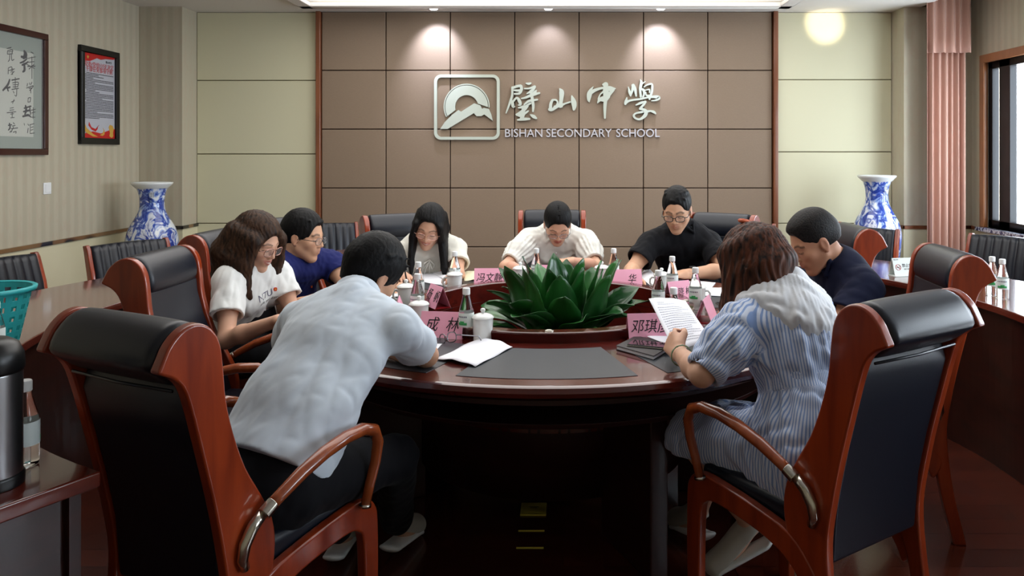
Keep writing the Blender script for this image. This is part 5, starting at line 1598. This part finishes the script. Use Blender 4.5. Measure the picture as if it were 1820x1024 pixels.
def print_on(p, garment, body, x, z, size, mat, name, sx=1):
    """lettering laid onto a garment's chest"""
    bv = BVHTree.FromPolygons([v.co.copy() for v in garment.data.vertices], [tuple(f.vertices) for f in garment.data.polygons])
    me = text_mesh(body, size, 0, sx); base = p.J['pelvis'] + (p.J['neck'] - p.J['pelvis']) * z + p.across * x + p.tf * .4
    up = p.tup
    for v in me.vertices:
        o_ = base + p.across * -v.co.x * -1 * -1 + up * v.co.y
        h_ = bv.ray_cast(o_, -p.tf)
        v.co = (h_[0] + p.tf * .0015) if h_[0] is not None else o_ - p.tf * .3
    return p.put(name, me, mat, None)
print_on(B_, g, 'NTU', .015, .70, .045, M['greyink'], 'shirt_print')
print_on(B_, g, 'one one day', .0, .63, .020, M['ink'], 'shirt_print')
badge(B_, g, -.045, .72)
def hB(F):
    H = B_.H
    F.ell(H(0, -.018, .042), (.092, .112, .095), (B_.r, B_.f, B_.u), .01)
    dn = Vector((0, 0, -1))
    for e in (-1, 1):
        for k in range(11):
            t = k / 10
            a = H(e * .082, .055 - .14 * t, .03); b_ = H(e * (.095 + .02 * math.sin(k * 2)), .052 - .15 * t, -.06) + dn * .015
            c = b_ + dn * (.085 + .03 * t) + B_.r * e * .014 * math.sin(k * 1.7) - B_.f * .012; d_ = c + dn * .055 + B_.f * .014 * math.cos(k * 2.3) - B_.r * e * .018
            F.cone(a, b_, .024, .028, .03).cone(b_, c, .028, .028, .022).cone(c, d_, .026, .014, .014)
    for k in range(9):
        u = (k - 4) / 4
        a = H(u * .07, -.09, .03); b_ = H(u * .085, -.115, -.07); c = b_ + dn * .10 + B_.r * .012 * math.sin(k * 2.1); d_ = c + dn * .06 + B_.f * .015
        F.cone(a, b_, .03, .03, .015).cone(b_, c, .03, .028, .012).cone(c, d_, .026, .013, .01)
    F.strands(H(0, -.03, 0), (0, 0, 1), .0016, 40, .10, .11)
    F.ell(H(0, .130, -.036), (.090, .088, .128), (B_.r, B_.f, B_.u), .012, '-')
    F.cone(H(0, .10, -.10), H(0, .08, -.25), .045, .06, .02, '-')
B_.hair(hB, M['hair_brown'])
B_.glasses(M['rosegold'], .019, .0016)

# ---- C: man in royal blue polo
J = dict(pelvis=(-1.47, 4.16, .575), neck=(-1.365, 3.99, .925), head=P(540, 420, 3.95), shR=(-1.385, 3.82, .872), shL=(-1.215, 4.14, .868),
         elR=(-1.30, 3.70, .70), wrR=(-1.10, 3.72, .785), hdR=(-1.0, 3.73, .785), elL=(-1.13, 4.06, .785), wrL=(-.90, 3.98, .785), hdL=(-.81, 3.95, .785))
legs(J, (-1.05, 3.90, .53), (-1.0, 4.10, .53), (-1.0, 3.90, .10), (-.95, 4.10, .10), (-.86, 3.88, .045), (-.81, 4.06, .045))
C_ = Person('man with glasses in a royal blue polo shirt looking to the right', J, (.93, -.16, -.20), (0, 0, 1), 'skin_mid', 1.0, 1.0)
C_.body()
g = C_.top('polo_shirt', M['polo_navy'], off=.016, sleeve=.62, sl_r=.064, flare=.008, seed=12, belly=.01, fold=.003, collar='shirt')
C_.trousers(shoe=M['shoe_black'])
badge(C_, g, -.06, .62)
def hC(F):
    H = C_.H; C_.cap_hair(F, .010, -.05, .008, .060)
    for i in range(34):
        a = rnd.uniform(0, 2 * PI); r0 = rnd.uniform(.01, .075); x, y = r0 * math.cos(a), r0 * math.sin(a) - .02; z = .118 - (x * x + (y + .02) ** 2) * 7
        F.cone(H(x, y, z - .004), H(x * 1.1, y + .03, z + .006), .011, .004, .006)
C_.hair(hC, M['hair_short'])
C_.glasses(M['wire'])

# ---- D: woman with long straight black hair, cream blouse with a bow
J = dict(pelvis=(-.90, 4.73, .575), neck=(-.775, 4.60, .940), head=P(763, 402, 4.48), shR=(-.925, 4.52, .872), shL=(-.625, 4.60, .888),
         elR=(-.975, 4.42, .755), wrR=(-.88, 4.25, .795), hdR=(-.83, 4.17, .79), elL=(-.585, 4.44, .76), wrL=(-.57, 4.26, .80), hdL=(-.575, 4.18, .80))
legs(J, (-.80, 4.34, .53), (-.66, 4.40, .53), (-.76, 4.30, .10), (-.62, 4.36, .10), (-.72, 4.16, .045), (-.58, 4.22, .045))
D_ = Person('smiling woman with long straight black hair, glasses and cream blouse with a bow', J, (-.02, -.86, -.50), (.16, 0, 1), 'skin_pale', 1.0, .94, True)
D_.pinch = 'R'; D_.smile = True
D_.body()
g = D_.top('blouse', M['blouse2'], off=.020, sleeve=.60, sl_r=.066, flare=.012, seed=15, fold=.003)
D_.trousers(shoe=M['shoe_black'])
badge(D_, g, -.085, .70)
def hD(F):
    H = D_.H; dn = Vector((0, 0, -1))
    F.ell(H(0, -.014, .040), (.086, .108, .092), (D_.r, D_.f, D_.u), .01)
    for e in (-1, 1):
        for k in range(7):
            t = k / 6
            a = H(e * .062, .062 - .11 * t, .045); b_ = H(e * .082, .048 - .12 * t, -.05) + dn * .01
            c = b_ + dn * .13 + D_.r * e * .012 + D_.tf * .03 * (1 - t); d_ = c + dn * .05 - D_.r * e * .0 + D_.tf * .010
            F.cone(a, b_, .022, .020, .012).cone(b_, c, .021, .020, .010).cone(c, d_, .019, .010, .010)
    for k in range(7):
        u = (k - 3) / 3; a = H(u * .06, -.08, .03); b_ = H(u * .08, -.10, -.07); c = b_ + dn * .10
        F.cone(a, b_, .03, .03, .015).cone(b_, c, .028, .018, .012)
    F.strands(H(0, -.03, 0), (0, 0, 1), .0010, 44)
    [F.ell(H(e * .018, .126, -.026), (.058, .088, .138), (D_.r, D_.f, D_.u), .010, '-') for e in (-1, 1)]
    F.cone(H(0, .10, -.09), H(0, .09, -.24), .045, .055, .02, '-')
    F.cone(H(0, .085, .100), H(0, -.03, .140), .0035, .0035, .006, '-')
D_.hair(hD, M['hair_black'])
D_.glasses(M['rosegold'], .017, .0013)
c0, n0 = chest_point(D_, g, 0, .86)
for e in (-1, 1):
    seam_tube(D_, [c0 + D_.tf * .004, c0 + D_.across * e * .03 + D_.tf * .02 - D_.tup * .02, c0 + D_.across * e * .028 + D_.tf * .022 - D_.tup * .055, c0 + D_.across * e * .006 + D_.tf * .012 - D_.tup * .02], .0035, M['blouse'], 'bow_loop')
    seam_tube(D_, [c0 + D_.tf * .006, c0 + D_.across * e * .012 + D_.tf * .024 - D_.tup * .06, c0 + D_.across * e * .016 + D_.tf * .03 - D_.tup * .12], .0032, M['blouse'], 'bow_ribbon')
pen = MB().tube([D_.J['hdR'] + Vector((.015, -.035, -.030)), D_.J['hdR'] + Vector((-.01, .01, .05)), D_.J['hdR'] + Vector((-.03, .05, .11))], .004, 8).build('pen', M['black'], smooth=True)
tag(pen, 'black pen in the hand of the woman with the bow blouse', 'pen')

# ---- E: woman at the head of the table
J = dict(pelvis=(-.045, 5.0, .575), neck=(-.035, 4.87, .958), head=P(991, 398, 4.72), shR=(-.205, 4.82, .905), shL=(.135, 4.82, .905),
         elR=(-.335, 4.60, .785), wrR=(-.20, 4.42, .785), hdR=(-.13, 4.37, .785), elL=(.20, 4.62, .785), wrL=(.055, 4.48, .835), hdL=(-.03, 4.46, .835))
legs(J, (-.13, 4.60, .53), (.05, 4.60, .53), (-.13, 4.55, .10), (.05, 4.55, .10), (-.13, 4.42, .045), (.05, 4.42, .045))
E_ = Person('woman with tied back hair and white puff-sleeved blouse at the head of the table', J, (.06, -.74, -.67), (0, 0, 1), 'skin_pale', 1.0, .97, True)
E_.curl = {'L': 1.0, 'R': .6}
E_.body()
g = E_.top('blouse', M['blouse'], off=.018, sleeve=.80, sl_r=.058, flare=.0, seed=18, fold=.0035, puff=.022, collar='shirt')
E_.trousers(shoe=M['shoe_black'])
badge(E_, g, -.10, .66)
def hE(F):
    H = E_.H; E_.cap_hair(F, .008, -.06, .004, .060, fold=.001)
    F.ell(H(0, -.115, -.01), (.035, .03, .035), (E_.r, E_.f, E_.u), .015)
    F.cone(H(0, -.02, .131), H(0, .07, .1), .0035, .0035, .006, '-')
E_.hair(hE, M['hair_black'])
E_.glasses(M['wire'], .017, .0014)
c0, n0 = chest_point(E_, g, 0, .8)
for i in range(4):
    c1, n1 = chest_point(E_, g, 0.002, .80 - i * .12)
    o = MB().sphere((0, 0, 0), (.005, .0025, .005), 6, frame(c1, (1, 0, 0), (0, 1, 0), (0, 0, 1))).build('shirt_button', M['cap'], smooth=True)
    o.parent = E_.root; o.matrix_parent_inverse = Matrix.Translation(-E_.root.location)

# ---- F: man in black polo with dark glasses and wristwatch
J = dict(pelvis=(.79, 4.78, .575), neck=(.688, 4.63, .998), head=P(1203, 373, 4.5), shR=(.512, 4.56, .930), shL=(.855, 4.62, .925),
         elR=(.395, 4.44, .795), wrR=(.36, 4.24, .795), hdR=(.365, 4.15, .792), elL=(.915, 4.42, .790), wrL=(.655, 4.26, .795), hdL=(.56, 4.21, .792))
legs(J, (.62, 4.40, .53), (.82, 4.42, .53), (.60, 4.36, .10), (.80, 4.38, .10), (.56, 4.22, .045), (.76, 4.24, .045))
F_ = Person('man in a black polo shirt with dark framed glasses and a black wristwatch', J, (-.26, -.84, -.42), (0, 0, 1), 'skin_mid', 1.02, 1.05)
F_.body()
g = F_.top('polo_shirt', M['polo_black'], off=.016, sleeve=.68, sl_r=.070, flare=.010, seed=24, fold=.003, collar='shirt')
F_.trousers(shoe=M['shoe_black'])
badge(F_, g, -.10, .66)
def hF(F):
    H = F_.H; F_.cap_hair(F, .006, -.030, .006, .062)
    for i in range(60):
        a = rnd.uniform(0, 2 * PI); r0 = rnd.uniform(.0, .07); x, y = r0 * math.cos(a), r0 * math.sin(a) - .01; z = .122 - (x * x + (y + .02) ** 2) * 6
        F.cone(H(x, y, z - .006), H(x * 1.1, y + .012, z + .004), .012, .005, .008)
F_.hair(hF, M['hair_short'])
F_.glasses(M['black'], .018, .0022)
def strap(p, c, ax, r, w, mat, name, flat=None):
    F = Fld([c[i] - .06 for i in range(3)], [c[i] + .06 for i in range(3)], .004)
    F.torus(c, nz(ax), r, .0035, .002, tall=w); me, V = F.mesh(); return p.put(name, me, mat)
wc = F_.J['wrL'] * .80 + F_.J['elL'] * .20; ax = F_.J['elL'] - F_.J['wrL']
o = strap(F_, wc, ax, .033, 3.0, M['black'], 'wristwatch')
MB().lathe([(0, 0), (.018, 0), (.019, .004), (.016, .008), (0, .008)], 20, frame(wc + Vector((0, 0, .031)), (1, 0, 0), (0, 1, 0), (0, 0, 1))).build('watch_case', M['black'], o, smooth=True)

# ---- G: man in dark navy polo with cropped hair, right
J = dict(pelvis=(1.23, 3.27, .575), neck=(1.135, 3.27, .985), head=P(1447, 430, 3.22), shR=(1.125, 3.44, .925), shL=(1.185, 3.11, .915),
         elR=(.99, 3.55, .79), wrR=(.80, 3.42, .787), hdR=(.72, 3.38, .785), elL=(1.045, 3.00, .765), wrL=(.84, 3.12, .787), hdL=(.76, 3.16, .785))
legs(J, (.90, 3.42, .53), (.90, 3.18, .53), (.86, 3.42, .10), (.86, 3.18, .10), (.72, 3.42, .045), (.72, 3.18, .045))
G_ = Person('man with cropped hair in a dark navy polo shirt looking down, at right', J, (-.86, -.10, -.50), (0, 0, 1), 'skin_tan', 1.0, 1.08)
G_.body()
g = G_.top('polo_shirt', M['polo_dark'], off=.018, sleeve=.66, sl_r=.070, flare=.010, seed=31, belly=.012, fold=.0035, collar='shirt')
G_.trousers(shoe=M['shoe_black'])
def hG(F):
    H = G_.H; G_.cap_hair(F, .004, -.030, .010, .060, fold=.0006)
    F.ell(H(0, -.005, .085), (.066, .085, .045), (G_.r, G_.f, G_.u), .02)
    for e in (-1, 1): F.ell(H(e * .02, .128, -.030), (.068, .085, .142), (G_.r, G_.f, G_.u), .008, '-')
G_.hair(hG, M['hair_grey'])

# ---- H: woman in the striped dress
J = dict(pelvis=(.74, 2.335, .580), neck=(.705, 2.50, 1.000), head=P(1335, 468, 2.56), shL=(.545, 2.385, .925), shR=(.825, 2.60, .920),
         elL=(.408, 2.31, .800), wrL=(.372, 2.53, .808), hdL=(.350, 2.62, .835), elR=(.80, 2.80, .80), wrR=(.60, 2.79, .800), hdR=(.525, 2.775, .800),
         pnL=(.85, .2, -.45), pnR=(-.2, -.75, -.6))
legs(J, (.56, 2.74, .50), (.43, 2.63, .50), (.50, 2.92, .12), (.635, 2.66, .205), (.44, 3.02, .05), (.52, 2.68, .055))
H_ = Person('woman in a blue striped dress with white lace collar, seen from behind', J, (-.62, .62, -.48), (0, 0, 1), 'skin_pale', 1.02, 1.0, True, h=.0045)
H_.curl = {'L': .9, 'R': .7}; H_.pinch = 'LR'
H_.body()
def dH(F):
    # waist gathers, skirt over the thighs
    pe, ne = H_.J['pelvis'], H_.J['neck']; L = ne - pe
    F.radial(pe, H_.tup, .0045, 34, .02, .20)
def dress():
    J = H_.J; pe, ne = J['pelvis'], J['neck']; L = ne - pe
    lo, hi = H_.bounds(['pelvis', 'neck', 'shR', 'shL', 'elR', 'elL', 'knR', 'knL'], .30)
    lo[2] = .38; hi[2] -= .15
    F = Fld(lo, hi, .0055)
    H_.torso(F, .018)
    # loose bodice above the gathered waist
    F.cone(pe + L * .50, pe + L * .72, .158, .152, .05, flat=(H_.tf, .80))
    # skirt
    F.cone(pe + L * .10 - H_.tf * .02, pe - L * .10, .150, .172, .06, flat=(H_.tf, .95))
    for q in 'RL':
        hip = pe + H_.across * (.075 if q == 'R' else -.075); kn = J['kn' + q]
        F.cone(hip, kn, .108, .088, .05)
    F.cone(pe + H_.tf * .05 - Vector((0, 0, .02)), (J['knR'] + J['knL']) / 2 - Vector((0, 0, .01)), .15, .10, .06, flat=(Vector((0, 0, 1)), .75))
    for q in 'RL':
        sh, el = J['sh' + q], J['el' + q]; d = el - sh; u = nz(d)
        F.cone(sh + H_.tup * .01, sh + d * .45, .068, .080, .03).cone(sh + d * .45, sh + d * .78, .080, .064, .02)
        F.cone(sh + d * .80, sh + d * .80 + u * .035, .056, .056, .006)
    F.folds(.0045, .05, 44)
    F.radial(pe, H_.tup, .0050, 26, -.12, .17)
    F.radial(pe, H_.tup, .0035, 26, .21, .40)
    for q in 'RL':
        sh, el = J['sh' + q], J['el' + q]; u = nz(el - sh); F.radial(sh, u, .005, 14, .03, (el - sh).length * .8)
    ii = np.argwhere(np.abs(F.v) < .05); hq = (F.lo + ii * F.h - np.array(pe)) @ np.array(H_.tup); near = np.linalg.norm(F.lo + ii * F.h - np.array(pe + L * .4), axis=1) < .19
    F.v[tuple(ii.T)] += (.014 * np.exp(-((hq - .185) / .035) ** 2) * near).astype(np.float32)
    VC = F.v.copy()
    for q in 'RL':
        sh, el = J['sh' + q], J['el' + q]; d = nz(el - sh); e = sh + (el - sh) * .80 + d * .035
        sl, G = F.box(np.minimum(e, e + d * .16) - .10, np.maximum(e, e + d * .16) + .10)
        X, Y, Z = [G[i] - e[i] for i in range(3)]; t = X * d.x + Y * d.y + Z * d.z; rr_ = np.sqrt(np.maximum(X * X + Y * Y + Z * Z - t * t, 0))
        F.comb(sl, np.maximum(np.maximum(-t, rr_ - .085), t - .14).astype(np.float32), .003, '-')
        F.comb(sl, np.maximum(np.maximum(rr_ - .046, -t - .03), t - .04).astype(np.float32), .003, '-')
    c = ne + H_.tup * .04
    F.cone(c, c + H_.tup * .12, .06, .07, .012, '-')
    # the lap side is cut level below the thighs
    F.half(Vector((0, 0, .455)), Vector((0, 0, -1)), k=.01)
    me, V = F.mesh()
    # stripes run down the cloth: angle round the body, or round the sleeve
    p = V - np.array(pe); up = np.array(H_.tup); ac = np.array(H_.across); tf = np.array(H_.tf)
    x = p @ ac; y = p @ tf; ang = np.arctan2(x, y + .02) * .155
    z = p @ up
    ph = np.where(np.abs(x) < 9, ang, ang)
    xw, yw = V[:, 0] - pe.x, V[:, 1] - pe.y; fh = nz(Vector((H_.tf.x, H_.tf.y, 0))); ah = nz(Vector((H_.across.x, H_.across.y, 0)))
    x2, y2 = xw * ah.x + yw * ah.y, xw * fh.x + yw * fh.y
    ph2 = np.where(y2 > 0, np.sign(x2) * (PI / 2 * .155 + y2), np.arctan2(x2, -y2) * .155)
    ph = np.where(y2 > 0, ph2, ph2) * (z < .16) + ph * (z >= .16)
    for q in 'RL':
        sh, el = np.array(J['sh' + q]), np.array(J['el' + q]); d = (el - sh) / np.linalg.norm(el - sh)
        r_ = V - sh; t = r_ @ d; rad = r_ - t[:, None] * d; e1 = np.cross(d, up); e1 /= np.linalg.norm(e1); e2 = np.cross(d, e1)
        on = (t > .02) & (np.linalg.norm(rad, axis=1) < .092) & (((V - np.array(pe)) @ ac * (1 if q == 'R' else -1)) > .13)
        ph = np.where(on, np.arctan2(rad @ e1, rad @ e2) * .075, ph)
    at = me.attributes.new('stripe', 'FLOAT', 'POINT'); at.data.foreach_set('value', (ph * 2 * PI / .0098).astype(np.float32))
    o = H_.put('dress', me, M['stripe'])
    # lace collar: a wide cape over the shoulders
    F2 = Fld([0, 0, 0], [.1, .1, .1], .0055); F2.lo, F2.n, F2.ax, F2.v = F.lo, F.n, F.ax, (VC - .009).astype(np.float32)
    na = nz(H_.tup * .9 - H_.tf * .35)
    Gx, Gy, Gz = np.meshgrid(*F2.ax, indexing='ij', sparse=True)
    X, Y, Z = Gx - ne.x, Gy - ne.y, Gz - ne.z
    hgt = X * na.x + Y * na.y + Z * na.z
    rad = np.sqrt(np.maximum(X * X + Y * Y + Z * Z - hgt * hgt, 0))
    an = np.arctan2(X * H_.across.x + Y * H_.across.y + Z * H_.across.z, X * H_.tf.x + Y * H_.tf.y + Z * H_.tf.z)
    rim = rad - (.172 + .0035 * np.abs(np.sin(an * 26)))
    F2.v = np.maximum(F2.v, rim).astype(np.float32)
    F2.v = np.maximum(F2.v, (-(hgt + .20)).astype(np.float32))
    F2.v = F2.v + (.0022 * np.sin(an * 46) * np.clip((.17 - rad) / .03, 0, 1) * (rad > .06)).astype(np.float32)
    F2.cone(c, c + H_.tup * .12, .052, .07, .008, '-')
    me2, V2 = F2.mesh('lace_collar'); H_.put('lace_collar', me2, M['lace'])
    # smocked waistband
    F3 = Fld(*H_.bounds(['pelvis', 'neck'], .22), .005)
    H_.torso(F3, .014)
    Gx, Gy, Gz = np.meshgrid(*F3.ax, indexing='ij', sparse=True)
    hh = (Gx - pe.x) * H_.tup.x + (Gy - pe.y) * H_.tup.y + (Gz - pe.z) * H_.tup.z
    F3.v = np.maximum(F3.v, np.abs(hh - .185) - .026).astype(np.float32)
    F3.v = F3.v + (.0016 * np.sin(hh * 2 * PI / .010)).astype(np.float32)
    me3, V3_ = F3.mesh('waistband')
    p = V3_ - np.array(pe); at = me3.attributes.new('stripe', 'FLOAT', 'POINT'); at.data.foreach_set('value', (np.arctan2(p @ ac, p @ tf + .02) * .14 * 2 * PI / .008).astype(np.float32))
    H_.put('waistband', me3, M['stripe'])
dress()
H_.shoes(M['shoe_white'])
def hH(F):
    H = H_.H; dn = Vector((0, 0, -1)); A = (H_.r, H_.f, H_.u)
    F.ell(H(0, -.020, .040), (.081, .103, .088), A, .01)
    for k in range(26):
        a_ = -PI * .72 + 2 * PI * .72 * k / 25      # round the back of the head
        sx, sy = math.sin(a_), -math.cos(a_)
        a = H(sx * .068, sy * .080 - .012, .045); m1 = H(sx * .081, sy * .094 - .012, -.03)
        m2 = m1 + dn * .085 + (H_.r * sx + H_.f * sy) * .018; e = m2 + dn * (.045 + .02 * math.sin(k * 1.9)) - (H_.r * sx + H_.f * sy) * .012
        F.cone(a, m1, .026, .026, .03).cone(m1, m2, .026, .025, .022).cone(m2, e, .023, .010, .014)
    F.strands(H(0, -.03, 0), (0, 0, 1), .0020, 30, .08, .16)
    F.ell(H(0, .120, -.030), (.068, .080, .095), A, .012, '-')
    F.cone(H(0, .10, -.10), H(0, .08, -.25), .04, .05, .02, '-')
H_.hair(hH, M['hair_chestnut'])
# half-up twist with an orange band
F = Fld([H_.hc[i] - .2 for i in range(3)], [H_.hc[i] + .2 for i in range(3)], .004)
F.torus(H_.H(0, -.04, .130), nz(H_.u * .8 - H_.f * .6), .014, .006, .003); me, _ = F.mesh(); H_.put('hair_band', me, plain('orange_band', (190, 90, 55), .7))
bc = H_.J['wrL'] * .86 + H_.J['elL'] * .14
strap(H_, bc, H_.J['wrL'] - H_.J['elL'], .033, 1.0, M['jade'], 'jade_bangle')
